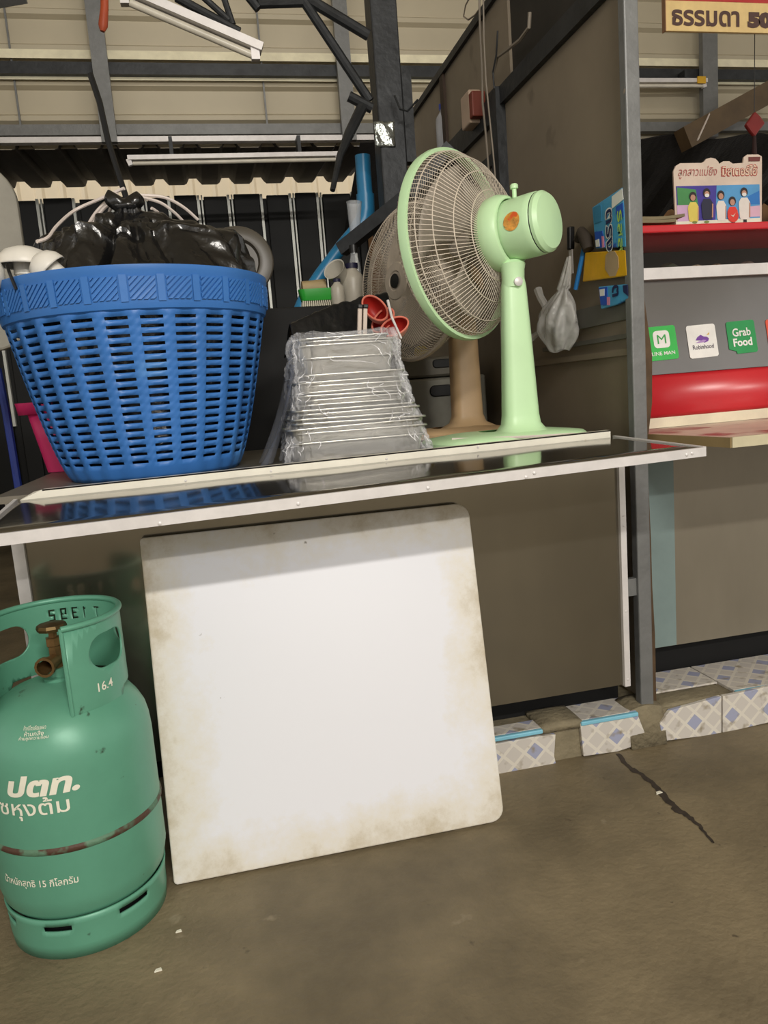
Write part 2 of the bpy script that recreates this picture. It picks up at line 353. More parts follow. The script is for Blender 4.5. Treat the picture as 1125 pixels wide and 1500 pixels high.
# bracing pipes
def pipe(a, b, r, y, label, y2=None, m=dark_steel, n=10): return trim(MB().tube([at(*a, y), at(*b, y2 or y)], r, n), m, label)
pipe((440, -6), (542, 148), .019, 3.2, 'dark diagonal brace pipe running to the steel post')
pipe((440, -8), (540, 52), .021, 3.2, 'upper dark brace pipe of the truss at the steel post')
pipe((378, 5), (448, 3), .018, 3.2, 'short level pipe of the roof truss')
pipe((362, -8), (379, 13), .018, 3.2, 'short dark strut of the roof truss')
pipe((511, 141), (545, 159), .02, 3.18, 'open ended pipe stub on the steel post')
pipe((258, -4), (351, 47), .016, 3.1, 'dark lower chord of the roof truss above the tube lamp')
pipe((298, -4), (336, 30), .012, 3.1, 'diagonal web bar of the roof truss')
pipe((327, -6), (341, 36), .012, 3.1, 'upright web bar of the roof truss')
trim(MB().tube([at(530, 158, 3.15), at(512, 195, 3.1), at(498, 228, 3.05), at(487, 279, 3.0)], [.022, .02, .013, .01], 8), dark_steel, 'dark bent rod hanging from the steel post')
trim(MB().tube([at(-14, -6, 3), at(34, -14, 3)], .04, 8), grey_steel, 'grey roof pipe at the edge of the stall')
trim(MB().tube([at(132, 108, 3.6), at(146, 150, 3.6), at(158, 205, 3.6), at(172, 250, 3.6), at(185, 290, 3.6)], .0125, 8), black_m, 'thin black rod hanging above the blue basket')
tag(MB().tube([at(153, -20, 4.5), at(153, 12, 4.5), at(151, 38, 4.5), at(150, 46, 4.5)], [.02, .02, .024, .012], 10).build('brush_handle', mat('orange_red', (176, 74, 36), .5), smooth=True), 'orange red handle hanging before the beige cladding', 'handle')
# rear timber of the right bay
trim(MB().bar(at(1000, 205, 5.5), at(1140, 128, 5.5), .16, .13, (0, 1, 0)), brown_ply, 'dark sloping rafter above the poster')
def thatch(u, v):
    x = 1.2 + u * 5.3; return V(x, 5.6 + v * .9, at(1030, 196, 5.6).z - .02 + .02 * math.sin(x * 9) - v * (.42 + .06 * math.sin(x * 7) + .05 * math.sin(x * 19 + 1)))
struct('trim_40', MB().grid(thatch, 90, 6), black_roof, 'ragged black shade cloth under the roof of the next stall', solid=.01)
def brownw(u, v):
    x = 1.5 + u * 5; ph = (x / .16) % 1; return V(x, 7.0 - (.03 if ph < .4 else 0), v * (at(965, 300, 7.0).z))
struct('wall_right', MB().grid(brownw, 160, 1), brown_sheet, 'brown ribbed sheet wall behind the next stall', solid=.004)

# ------------------------------------------------------------------ partition (plane x = 1.13)
PXW = 1.13
part = struct('wall_partition', MB().box(PXW, PXW + .012, 1.93, 2.78, .11, 2.03), wall_brown, 'brown grey sheet metal partition between two stalls')
MB().box(PXW - .02, PXW + .03, 1.93, 2.80, 2.03, 2.09).build('top_rail', dark_steel, part)
MB().box(PXW - .035, PXW + .02, 2.76, 2.83, 0, 2.09).build('far_post', dark_steel, part)
MB().box(PXW - .012, PXW, 1.94, 2.76, 1.10, 1.118).build('seam_rail', wall_brown, part)
MB().box(PXW - .014, PXW, 1.94, 2.40, 1.195, 1.252).build('shelf_rail', mat('rail_grey', (112, 110, 102), .5, .3), part)
MB().box(PXW - .014, PXW, 1.94, 2.50, 1.145, 1.158).build('shelf_rail', MATS['rail_grey'], part)
MB().box(PXW, PXW + .012, 2.83, 4.9, .3, 2.03).build('rear_sheet', wall_brown, part)
MB().box(PXW - .02, PXW + .03, 2.83, 5.0, 2.0, 2.09).build('rear_rail', dark_steel, part)
MB().box(PXW - .015, PXW + .02, 2.83, 4.6, 1.86, 1.90).build('rear_rail', dark_steel, part)
MB().box(PXW, PXW + .01, 2.70, 3.42, 2.09, 2.39).build('upper_sheet', wall_brown, part)
MB().box(PXW, PXW + .01, 3.47, 4.2, 2.09, 2.39).build('upper_sheet', wall_brown, part)
MB().box(PXW - .015, PXW + .02, 2.2, 4.25, 2.39, 2.42).build('upper_rail', dark_steel, part)
MB().box(PXW - .012, PXW + .015, 3.42, 3.47, 2.09, 2.39).build('mullion', mat('mullion_brown', (62, 44, 30), .6), part)
MB().box(PXW + .01, PXW + .05, 2.0, 2.85, 2.09, 2.75).build('head_board', mat('head_dark', (46, 42, 36), .7, 0, .3, 6), part)
# the pole at the corner
pole = struct('trim_50', MB().box(1.099, 1.139, 1.89, 1.922, .1, 4.35), grey_steel, 'square grey steel pole at the end of the counter', bevel=.004)
MB().box(1.055, 1.100, 1.90, 1.918, at(925, 873, 1.9).z, at(925, 848, 1.9).z).build('side_bracket', grey_steel, pole)
edge = []
for py, px in ((-10, 934), (150, 936), (260, 938), (330, 940), (420, 943), (470, 950), (520, 957), (590, 957), (640, 951), (700, 951), (790, 955), (860, 957), (930, 961), (1030, 963)):
    edge.append(at(px, py, 1.915))
mb = MB(); n = len(edge)
mb.add([V(1.138, 1.915, p.z) for p in edge] + [V(max(p.x, 1.144), 1.915 + .01, p.z) for p in edge], [(i, i + 1, n + i + 1, n + i) for i in range(n - 1)])
mb.build('warped_ply_edge', mat('ply_edge', (84, 64, 42), .7, 0, .3, 20), pole, solid=.006)

# ------------------------------------------------------------------ tiled curb
curb = struct('trim_51', MB().box(-1.2, 2.6, 1.882, 2.12, 0, .098), mortar, 'broken tiled curb along the foot of the stalls')
def tile(poly, y=1.868): 
    MB().prism([at(px, py, y) for px, py in poly], (0, .013, 0)).build('tile', tile_m, curb, bevel=.0015)
tile([(700, 1144), (815, 1120), (812, 1108), (814, 1076), (780, 1080), (700, 1095)])
tile([(850, 1060), (890, 1056), (934, 1046), (948, 1082), (950, 1086), (905, 1101), (855, 1108)])
tile([(967, 1060), (982, 1041), (1057, 1020), (1057, 1075), (970, 1086)])
tile([(1059, 1020), (1094, 1013), (1150, 1000), (1150, 1053), (1059, 1074)])
blue_edge = matc('tile_blue_edge', 132, 196, 218, .35)
def toptile(x0, x1, y0, y1, nose=True, z=.102):
    MB().box(x0, x1, y0, y1, z - .004, z + .006).build('tile', tile_m, curb, bevel=.0015)
    if nose: MB().box(x0, x1, y0 - .014, y0, z - .006, z + .006).build('tile_nosing', blue_edge, curb, bevel=.003)
toptile(.45, .785, 1.875, 1.93); toptile(.90, 1.075, 1.878, 1.98); toptile(1.15, 1.40, 1.97, 2.11, False); toptile(1.405, 2.3, 1.9, 2.11)
mb = MB().grid(lambda u, v: V(.785 + u * .12, 1.87 + v * .12, .100 + .008 * math.sin(u * 3.1) * math.sin(v * 3.1)), 6, 6); mb.build('mortar_lump', mortar, curb, True, solid=.02)
mb = MB().grid(lambda u, v: V(1.05 + u * .11, 1.866 + v * .10, .10 + .012 * math.sin(u * 3.1) * (v > 0) - (.1 if v == 0 else 0)), 6, 5); mb.build('mortar_lump', mortar, curb, True, solid=.012)
mb = MB().grid(lambda u, v: V(1.15 + u * .245, 1.885 + v * .085, .097 + .006 * math.sin(u * 3.1) * math.sin(v * 3.1)), 8, 6); mb.build('mortar_lump', mortar, curb, True, solid=.012)

# ================================================================== the counter
YP = 1.877
counter = thing('counter', 'stainless steel stall counter with sloping front ledge and white angle strip', 'counter', (.3, 2.2, .1))
a = at(912, 1003, YP); b = at(903, 690, YP)
XR = (a.x + b.x) / 2 + .004; XL = at(33, 840, YP).x; ZB = a.z
MB().box(XL, XR, YP, YP + .012, ZB, .875).build('front_panel', steel_panel, counter)
MB().box(XR - .003, XR + .014, YP - .012, YP + .014, ZB - .002, .88).build('edge_trim', alu, counter)
MB().box(XL - .012, XL + .014, YP - .012, YP + .014, .12, .88).build('edge_trim', alu, counter)
MB().box(XL, XL + .03, 2.6, 2.63, .1, .87).build('leg', dark_steel, counter); MB().box(XR - .03, XR, 2.6, 2.63, .1, .87).build('leg', dark_steel, counter)
MB().box(XL, XR + .04, 1.985, 2.0, .098, .5).build('shade_board', mat('void_shade', (8, 8, 8), .9), counter); MB().box(XL, XL + .03, YP + .02, YP + .05, .1, .87).build('leg', dark_steel, counter)  # black board added as the shaded void below the front panel
MB().box(XL - .03, 1.045, 1.84, 2.72, .868, .884).build('top', mat('counter_top', (122, 116, 104), .45, .4, .15, 6), counter)
t0, t1 = at(0, 783, 1.52), at(1032, 656, 1.52)
k = (t1.z - t0.z) / (t1.x - t0.x); zf = lambda x: t0.z + k * (x - t0.x)
s0, s1 = at(45, 731, 1.83), at(893, 641, 1.83); ks = (s1.z - s0.z) / (s1.x - s0.x); zs = lambda x: s0.z + ks * (x - s0.x)
FLx, FRx, BLx, BRx = -.455, t1.x, at(22, 738, 1.83).x, at(893, 636, 1.83).x + .02
def ledge_pt(u, v, dz=0):
    x = (FLx + (FRx - FLx) * u) * (1 - v) + (BLx + (BRx - BLx) * u) * v
    return V(x, 1.52 + .325 * v, zf(x) * (1 - v) + zs(x) * v + dz + .0012 * math.sin(u * 23) * math.sin(v * 3.1) )
led = MB().grid(lambda u, v: ledge_pt(u, v), 60, 6).build('ledge', steel_top, counter, True, solid=.003)
mb = MB(); mb.hexa([V(FLx, 1.514, zf(FLx) - .021), V(FRx, 1.514, zf(FRx) - .018), V(FRx, 1.523, zf(FRx) - .018), V(FLx, 1.523, zf(FLx) - .021)], [V(FLx, 1.514, zf(FLx) + .002), V(FRx, 1.514, zf(FRx) + .002), V(FRx, 1.523, zf(FRx) + .002), V(FLx, 1.523, zf(FLx) + .002)])
mb.build('front_edging', alu, led)
for u in (0, 1):
    mb = MB(); mb.bar(ledge_pt(u, 0, -.006), ledge_pt(u, 1, -.006), .008, .018); mb.build('side_edging', alu, led)
screws(counter, [V(p.x, 1.514, p.z) for p in (at(234, 767, 1.514), at(437, 738, 1.514), at(627, 715, 1.514), at(783, 693, 1.514), at(771, 699, 1.514), at(1014, 664, 1.514), at(1006, 666, 1.514))], (0, -1, 0))
screws(counter, [V(XR + .006, YP - .012, at(905, py, YP).z) for py in (755, 770, 895, 995)], (0, -1, 0), .003)
# white angle strip with folded left end
e0, e1 = at(62, 717, 1.83), at(893, 630, 1.83)
mb = MB(); mb.hexa([V(e0.x, 1.826, zs(e0.x) - .004), V(e1.x, 1.826, zs(e1.x) - .004), V(e1.x, 1.832, zs(e1.x) - .004), V(e0.x, 1.832, zs(e0.x) - .004)],
                   [V(e0.x, 1.826, e0.z), V(e1.x, 1.826, e1.z), V(e1.x, 1.832, e1.z), V(e0.x, 1.832, e0.z)])
g = at(25, 735, 1.83)
mb.add([V(g.x, 1.828, g.z), V(e0.x, 1.826, zs(e0.x) - .004), V(e0.x, 1.826, e0.z), V(e0.x - .02, 1.84, e0.z - .004)], [(0, 1, 2), (0, 2, 3)])
st = mb.build('angle_strip', white_strip, counter)
MB().hexa([V(e0.x, 1.826, e0.z - .003), V(e1.x, 1.826, e1.z - .003), V(e1.x, 1.848, e1.z - .003), V(e0.x, 1.848, e0.z - .003)], [V(e0.x, 1.826, e0.z), V(e1.x, 1.826, e1.z), V(e1.x, 1.848, e1.z), V(e0.x, 1.848, e0.z)]).build('strip_flange', white_strip, counter)
screws(counter, [V(p.x, 1.826, p.z) for p in (at(272, 704, 1.826), at(397, 690, 1.826), at(566, 672, 1.826), at(700, 655, 1.826))], (0, -1, 0), .003)
tag(MB().tube([V(.655, 1.86, .80), V(.66, 1.858, .835), V(.67, 1.855, .85)], .007, 8).build('blue_clip', matc('vivid_blue', 60, 70, 220)), 'small bright blue clip under the ledge above the white board', 'clip')

# ================================================================== the white board
bl, br, tr_, tl = V(-.197, 1.64, .006), V(.582, 1.64, .006), V(.607, 1.853, .757), V(-.20, 1.853, .757)
def bpt(u, v): return (bl * (1 - u) + br * u) * (1 - v) + (tl * (1 - u) + tr_ * u) * v
out = []
def corner(cu, cv, r, a0):
    for k in range(6):
        a_ = math.radians(a0 + 18 * k); out.append((cu + r * math.cos(a_), cv + r * math.sin(a_)))
corner(.955, .955, .045, 0); corner(.012, .988, .012, 90); corner(.012, .012, .012, 180); corner(.96, .04, .04, 270)
nb = V(0, .962, -.27)
mb = MB().prism([bpt(u, v) for u, v in out], nb * .019)
wb = mb.build('white_board', board_m, bevel=.003)
tag(wb, 'square white laminate board with rounded corners leaning against the counter', 'board')

# ================================================================== the gas cylinder
GX, GY, GR = -.368, 1.63, .168
gas = thing('gas_cylinder', 'green steel cooking gas cylinder with brass valve and handle collar', 'gas cylinder', (GX, GY, 0))
def cy(phi, r, z): a_ = math.radians(phi); return V(GX + r * math.sin(a_), GY - r * math.cos(a_), z)
prof = [(.0, .045), (.06, .047), (.11, .056), (.145, .074), (.161, .098), (GR, .13), (GR, .235), (GR, .385), (.166, .412), (.161, .436), (.150, .459), (.132, .484), (.10, .505), (.06, .517), (.03, .521), (0, .522)]
MB().lathe((GX, GY, 0), prof, n=64).build('body', green_cyl, gas, True, angle=180)
MB().lathe((GX, GY, 0), [(GR, .229), (GR + .0028, .232), (GR + .0034, .236), (GR + .0028, .240), (GR, .243)], n=64).build('weld_seam', weld_m, gas, True)
# foot ring with slots
slots = [(-23, -1.5), (30, 54), (95, 118), (160, 183), (225, 248), (-73, -50)]
mb = MB(); n = 144; zz = [(.153, .0), (.156, .028), (.156, .050), (.157, .062), (.158, .074), (.160, .088)]
vs = [cy(360 * i / n, r, z_) for r, z_ in zz for i in range(n)]; fs = []
for j in range(5):
    for i in range(n):
        ph = 360 * (i + .5) / n; inside = any((ph - s0_) % 360 < (s1_ - s0_) for s0_, s1_ in slots)
        if j == 3 and inside or j == 2 and inside and False: continue
        fs.append((j * n + i, j * n + (i + 1) % n, (j + 1) * n + (i + 1) % n, (j + 1) * n + i))
mb.add(vs, fs); mb.build('foot_ring', green_cyl, gas, True, solid=.004)
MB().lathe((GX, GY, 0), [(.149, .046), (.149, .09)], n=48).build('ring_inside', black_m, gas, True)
# collar from a flat outline with handle holes and cut letters, rolled to a cylinder
RC = .132; uz = lambda phi: math.radians(phi) * RC
def loop_poly(pts_): return pts_
cu = bpy.data.curves.new('collar', 'CURVE'); cu.dimensions = '2D'; cu.fill_mode = 'FRONT'
def spl(pts_):
    s_ = cu.splines.new('POLY'); s_.points.add(len(pts_) - 1); s_.use_cyclic_u = True
    for q, p in zip(s_.points, pts_): q.co = (p[0], p[1], 0, 1)
P0, P1 = 19, 302
top = [(uz(P0 + (P1 - P0) * i / 60), .652) for i in range(61)]
def zbot(phi):
    return .480 if phi < 72 or phi > 238 else .50
bot = [(uz(P1 - (P1 - P0) * i / 60), zbot(P1 - (P1 - P0) * i / 60)) for i in range(61)]
spl(top + bot)
def hole(p0, p1, z0, z1):
    w_ = uz(p1) - uz(p0); r = rrect(w_, z1 - z0, min(w_, z1 - z0) * .48, 6); cx_ = (uz(p0) + uz(p1)) / 2
    spl([(cx_ + x, (z0 + z1) / 2 + y) for x, y in r])
hole(39, 84, .556, .625); hole(214, 262, .55, .618); hole(100, 124, .565, .62)
MB_CH = {'T': [(0, 7), (5, 7), (5, 6), (3, 6), (3, 0), (2, 0), (2, 6), (0, 6)], '1': [(1, 5), (2.2, 7), (3.2, 7), (3.2, 0), (2.2, 0), (2.2, 5.4)],
         '3': [(.3, 7), (4.5, 7), (4.5, 0), (.3, 0), (.3, 1), (3.4, 1), (3.4, 3.1), (1.2, 3.1), (1.2, 4), (3.4, 4), (3.4, 6), (.3, 6)],
         '9': [(.3, 7), (4.5, 7), (4.5, 0), (.3, 0), (.3, 1), (3.4, 1), (3.4, 3), (2.4, 3), (2.4, 4), (3.4, 4), (3.4, 6), (1.4, 6), (1.4, 4), (1.9, 4), (1.9, 3), (.3, 3)],
         '2': [(.3, 7), (4.5, 7), (4.5, 3), (1.4, 3), (1.4, 1), (4.5, 1), (4.5, 0), (.3, 0), (.3, 4), (3.4, 4), (3.4, 6), (.3, 6)]}
for ch, ph in zip('T1392', (147, 160.5, 170, 180.5, 191)):
    spl([(uz(ph) + (x - 2.5) * .0031, .609 + y * .0037) for x, y in MB_CH[ch]])
ob = bpy.data.objects.new('collar', cu); C.objects.link(ob); bpy.context.view_layer.update()
me = bpy.data.meshes.new_from_object(ob.evaluated_get(bpy.context.evaluated_depsgraph_get())); bpy.data.objects.remove(ob)
bm = bmesh.new(); bm.from_mesh(me); bmesh.ops.remove_doubles(bm, verts=bm.verts, dist=1e-6)
u = uz(P0) + .006
while u < uz(P1):
    bmesh.ops.bisect_plane(bm, geom=bm.verts[:] + bm.edges[:] + bm.faces[:], plane_co=(u, 0, 0), plane_no=(1, 0, 0)); u += .006
bm.verts.index_update()
MB().add([cy(math.degrees(p.co.x / RC), RC, p.co.y) for p in bm.verts], [tuple(q.index for q in f.verts) for f in bm.faces]).build('collar', green_cyl, gas, True, solid=.0035, angle=30); bm.free()
MB().tube([cy(P0 + (P1 - P0) * i / 70, RC + .001, .654) for i in range(71)], .0062, 10).build('collar_rim', green_cyl, gas, True)
MB().tube([cy(P0, RC, .482), cy(P0, RC, .655)], .0045, 8).build('collar_end', green_cyl, gas, True)
# valve
MB().lathe((GX, GY, .515), [(.03, 0), (.03, .012), (.02, .014), (.02, .03)], n=20, cap1=True).build('valve_seat', green_cyl, gas, True)
vb = MB().lathe((GX, GY, .530), [(.019, 0), (.019, .012), (.013, .014), (.013, .06), (.016, .062), (.016, .078), (.009, .08), (.009, .10)], n=6, cap1=True).build('valve', brass, gas)
MB().tube([V(GX, GY, .562), V(GX - .012, GY - .05, .562)], [.014, .014], 12, False).build('outlet', brass, vb, True)
MB().tube([V(GX - .0105, GY - .044, .562), V(GX - .0125, GY - .052, .562)], [.018, .018], 14, False).build('outlet_nut', brass, vb, solid=.005)
MB().lathe((GX, GY, .622), [(.0, 0), (.028, .002), (.030, .008), (.028, .014), (0, .017)], n=10).build('hand_wheel', mat('wheel_bronze', (96, 78, 46), .45, .7, .3, 30), vb)
# lettering
def cylfn(phi, z, r=GR + .0013): return lambda x, y: cy(phi + math.degrees(x / r), r, z + y)
lettering('lettering', 'ปตท.', white_paint, gas, cylfn(-7.5, .372), w_=.137, h_=.043, bold=.0045, shear=.25, step=.006)
lettering('lettering', 'ก๊าซหุงต้ม', white_paint, gas, cylfn(-24, .326), w_=.19, h_=.046, bold=.0008, step=.006)
lettering('lettering', 'น้ำหนักสุทธิ 15 กิโลกรัม', white_paint, gas, cylfn(-20, .172), w_=.158, h_=.022, bold=.001, step=.006)
mb = MB(); ring_ = [(.028 * math.cos(t_ * math.pi / 16), .028 * math.sin(t_ * math.pi / 16)) for t_ in range(32)]
f_ = cylfn(-46, .385); mb.add([f_(x, y) for x, y in ring_] + [f_(x * .72, y * .72) for x, y in ring_], [(i, (i + 1) % 32, 32 + (i + 1) % 32, 32 + i) for i in range(32)]); mb.build('logo_ring', white_paint, gas)
lettering('lettering', '16.4', white_paint, gas, lambda x, y: cy(50 + math.degrees(x / RC), RC + .0032, .522 + y), w_=.036, h_=.018, bold=.001, step=.006)
for k_, (s_, z_, w_) in enumerate((('ก๊าซปิโตรเลียมเหลว', .0, .042), ('ห้ามกลิ้ง', -.011, .036), ('ห้ามถูกความร้อน', -.02, .055))):
    def shf(x, y, z_=z_):
        r = .140 - (y + z_) * .62; return cy(-10 + math.degrees(x / r), r, .4735 + (y + z_) * .80 + .0022)
    lettering('lettering', s_, white_paint, gas, shf, w_=w_, h_=.009, step=.006)

# ================================================================== blue basket
BX, BY, BZ = -.162, 2.13, .885
bas = thing('laundry_basket', 'large round blue plastic basket with slotted sides holding a black bag', 'basket', (BX, BY, BZ))
def br_(z):
    t = max(0, min(1, (z - BZ) / .39)); return .208 + .107 * t ** .72
def bp_(a_, r, z): return V(BX + r * math.sin(a_), BY - r * math.cos(a_), z)
NC, NR = 26, 18; z0, z1 = .915, 1.258
zl = [BZ, .897, z0]; kind = [0, 0]
for r in range(NR):
    p = (z1 - z0) / NR; zl += [z0 + p * r + p * .63, z0 + p * (r + 1)]; kind += [0, 1]
zl.append(1.285); kind.append(0)
al = []; ak = []
for c in range(NC):
    for q, kd in ((0, 0), (.17, 0), (.34, 1), (.56, 1), (.78, 1)): al.append(2 * math.pi * (c + q) / NC); ak.append(kd)
na = len(al); vs = []
for j, z in enumerate(zl):
    for i, a_ in enumerate(al):
        vs.append(bp_(a_, br_(z) + (.0022 if i % 5 in (0, 1, 2) else -.001) + (.0 if j % 2 else .0008), z))
fs = [(j * na + i, j * na + (i + 1) % na, (j + 1) * na + (i + 1) % na, (j + 1) * na + i) for j in range(len(zl) - 1) for i in range(na) if not (kind[j] and ak[i])]
mb = MB().add(vs, fs); mb.build('body', blue_m, bas, True, solid=.0035, angle=60)
MB().lathe((BX, BY, BZ), [(0, .003), (.2, .003), (.207, .01)], n=52).build('base', blue_m, bas, True, solid=.003)
MB().lathe((BX, BY, 0), [(.315, 1.268), (.323, 1.272), (.327, 1.285), (.331, 1.345), (.334, 1.352), (.334, 1.364), (.322, 1.366), (.318, 1.352), (.316, 1.285)], n=78).build('rim', blue_m, bas, True, angle=30)
mb = MB()
def clipx(poly, x0_, x1_):
    for xe, sg_ in ((x0_, 1), (x1_, -1)):
        o = []
        for k_ in range(len(poly)):
            p, q = poly[k_], poly[(k_ + 1) % len(poly)]; ip, iq = (p[0] - xe) * sg_ >= 0, (q[0] - xe) * sg_ >= 0
            if ip: o.append(p)
            if ip != iq: t = (xe - p[0]) / (q[0] - p[0]); o.append((xe, p[1] + (q[1] - p[1]) * t))
        poly = o
        if not poly: return poly
    return poly
for c in range(NC):
    a0 = 2 * math.pi * c / NC; rp_ = .3275; pw_ = 2 * math.pi * rp_ / NC; zb0, zt0 = 1.290, 1.339
    fn_ = lambda x, z_, d=0: bp_(a0 + x / rp_, rp_ + (z_ - 1.285) * .066 + d, z_)
    for k_ in range(-4, 6):
        xs_ = pw_ * .16 + k_ * .0135; q = clipx([(xs_, zb0), (xs_ + .0085, zb0), (xs_ + .0085 + .052, zt0), (xs_ + .052, zt0)], pw_ * .15, pw_ * .85)
        if len(q) >= 3:
            mb.add([fn_(*p_, .0) for p_ in q] + [fn_(*p_, .0034) for p_ in q], [tuple(range(len(q), 2 * len(q)))] + [(k2, (k2 + 1) % len(q), len(q) + (k2 + 1) % len(q), len(q) + k2) for k2 in range(len(q))])
    for x0_, x1_ in ((-.10, .10),):
        q = [(pw_ * x0_, zb0 - .004), (pw_ * x1_, zb0 - .004), (pw_ * x1_, zt0 + .004), (pw_ * x0_, zt0 + .004)]
        mb.add([fn_(*p_, .0) for p_ in q] + [fn_(*p_, .0024) for p_ in q], [(4, 5, 6, 7)] + [(k2, (k2 + 1) % 4, 4 + (k2 + 1) % 4, 4 + k2) for k2 in range(4)])
mb.build('rim_ridges', blue_m, bas)
# black bag
bag = thing('rubbish_bag', 'shiny black plastic rubbish bag tied at the top inside the blue basket', 'bag', (BX, BY, .9))
bprof = [(.10, .905), (.185, .92), (.208, .98), (.232, 1.06), (.252, 1.16), (.266, 1.26), (.268, 1.33), (.262, 1.38), (.258, 1.43), (.246, 1.472), (.200, 1.494), (.148, 1.500), (.10, 1.516), (.062, 1.532), (.036, 1.545), (.026, 1.556)]
from mathutils import noise
def tri(x): x = x % 1; return 4 * abs(x - .5) - 1
def bagpt(u, v):
    f = v * (len(bprof) - 1); i = min(int(f), len(bprof) - 2); t = f - i
    r = bprof[i][0] * (1 - t) + bprof[i + 1][0] * t; z = bprof[i][1] * (1 - t) + bprof[i + 1][1] * t; a_ = 2 * math.pi * u
    k_ = min(1, max(0, (z - 1.30) / .24)); fr_ = max(0, math.cos(a_)) ** 2.2; r *= 1 - fr_ * .5 * min(1, max(0, (z - 1.35) / .11)) * (1 if z < 1.5 else max(0, (1.55 - z) / .05))
    aw = u + .018 * math.sin(a_ * 3 + 1) + .012 * noise.noise(V(math.cos(a_) * 2, math.sin(a_) * 2, z * 5))
    w_ = .065 * tri(aw * 7) + .06 * tri(aw * 12 + .3) + .04 * tri(aw * 23 + z * 2)
    n3 = noise.noise(V(math.cos(a_) * r * 16, math.sin(a_) * r * 16, z * 16)); n4 = noise.noise(V(math.cos(a_) * r * 42 + 7, math.sin(a_) * r * 42, z * 42))
    z += (.034 * k_ * (1 - k_) * 4 * (tri(aw * 9 + .1) * .6 + tri(aw * 14 + .42) * .4)) * (r / .2) + k_ * (.016 * n3 + .007 * n4)
    sh = .034 * min(1, max(0, (z - 1.2) / .15)) * min(1, r / .2)
    p = bp_(a_, r * (1 + w_ * min(1, k_ * 2.4)) + k_ * (.022 * n3 + .007 * n4), z); p.x += sh; return p
MB().grid(bagpt, 360, 110, True).build('bag_body', bag_black, bag, True, angle=28)
for (dx, h, r, an) in ((-.027, .055, .024, .4), (.024, .05, .026, -.5), (.0, .035, .03, .1)):
    mb = MB(); mb.grid(lambda u, v, dx=dx, h=h, r=r: V(BX + dx * (.3 + v) + r * math.sin(math.pi * (v * .85 + .12)) * math.cos(2 * math.pi * u) * (1 + .18 * math.sin(5 * 2 * math.pi * u)), BY - .012 + r * .8 * math.sin(math.pi * (v * .85 + .12)) * math.sin(2 * math.pi * u) * (1 + .15 * math.sin(4 * 2 * math.pi * u)), 1.545 + h * v), 36, 10, True)
    mb.build('knot', bag_black, bag, True, angle=180)
# string lamps
cordg = 'white cords tied above the black bag'
kx = at(183, 280, 2.13)
def cord(pts_, label): 
    P_ = [at(px, py, y) for px, py, y in pts_]; o = []
    for i in range(len(P_) - 1):
        a_, b_ = P_[max(i - 1, 0)], P_[min(i + 2, len(P_) - 1)]
        for t in range(6):
            t /= 6; p, q = P_[i], P_[i + 1]
            o.append(.5 * ((2 * p) + (q - a_) * t + (2 * a_ - 5 * p + 4 * q - b_) * t * t + (3 * p - a_ - 3 * q + b_) * t ** 3))
    o.append(P_[-1]); tag(MB().tube(o, .0042, 7).build('cord', cord_white, smooth=True), label, 'cord', cordg)
cord([(182, 276, 2.16), (172, 280, 2.17), (150, 290, 2.18), (110, 308, 2.2), (84, 330, 2.1), (70, 348, 2.02), (54, 354, 1.99)], 'long white cord arching from the bag knot to the lamp shade')
cl = 'white cord looped out of the black bag beside its knot'
cord([(172, 284, 2.17), (155, 296, 2.2), (140, 312, 2.21), (131, 326, 2.22)], cl)
cord([(172, 292, 2.16), (155, 303, 2.19), (145, 314, 2.2), (136, 328, 2.22)], cl)
cord([(170, 298, 2.15), (162, 306, 2.17), (158, 320, 2.2)], cl)
cord([(205, 286, 2.17), (240, 289, 2.18), (268, 303, 2.2), (290, 322, 2.22)], 'white cord reaching furthest over the side of the bag next to the grey disc')
cord([(208, 289, 2.16), (235, 297, 2.18), (255, 311, 2.2), (268, 324, 2.22)], cl)
cord([(222, 305, 2.16), (232, 312, 2.18), (240, 322, 2.2)], cl)
def lamp_shade(px, py, y, r, tilt, label):
    c = at(px, py, y); ax = V(math.sin(tilt), 0, math.cos(tilt))
    t = thing('pendant_lamp', label, 'lamp', c, 'white string lamps in the basket')
    MB().lathe(c, [(r, -.028), (r * 1.01, -.024), (r * .95, -.010), (r * .7, .006), (r * .3, .015), (0, .017)], ax, 32).build('shade', shade_white, t, True, solid=.002, angle=180)
    MB().lathe(c, [(.022, -.05), (.026, -.048), (.026, -.015), (.02, .0)], ax, 20).build('socket', shade_white, t, True)
    MB().lathe(c, [(0, -.118), (.02, -.113), (.034, -.096), (.037, -.08), (.03, -.06), (.02, -.048)], ax, 24).build('bulb', bulb_m, t, True, angle=180)
lamp_shade(36, 372, 1.99, .062, .06, 'white flat lamp shade over a round bulb in the blue basket')
lamp_shade(60, 384, 1.93, .042, -.75, 'white lamp shade tilted on its side against the black bag')
lamp_shade(-8, 392, 1.95, .045, 1.2, 'white lamp shade cut by the basket rim beside another bulb')
tag(MB().tube([at(10, 388, 1.9), at(14, 400, 1.89), at(24, 424, 1.89)], .004, 6).build('cable', black_m), 'short black cable end among the white lamps', 'cable')
# grey disc
c = at(348, 384, 2.37); ax = (V(-.1, -1, .12)).normalized()
tag(MB().lathe(c, [(0, 0), (.06, .0), (.066, .012), (.080, .014), (.102, .006), (.105, .0), (.102, -.004), (.06, -.008), (0, -.008)], ax, 48).build('round_lid', mat('smoke_lid', (74, 69, 60), .4, 0, .1, 6), smooth=True), 'round grey lid standing upright behind the black bag', 'lid')
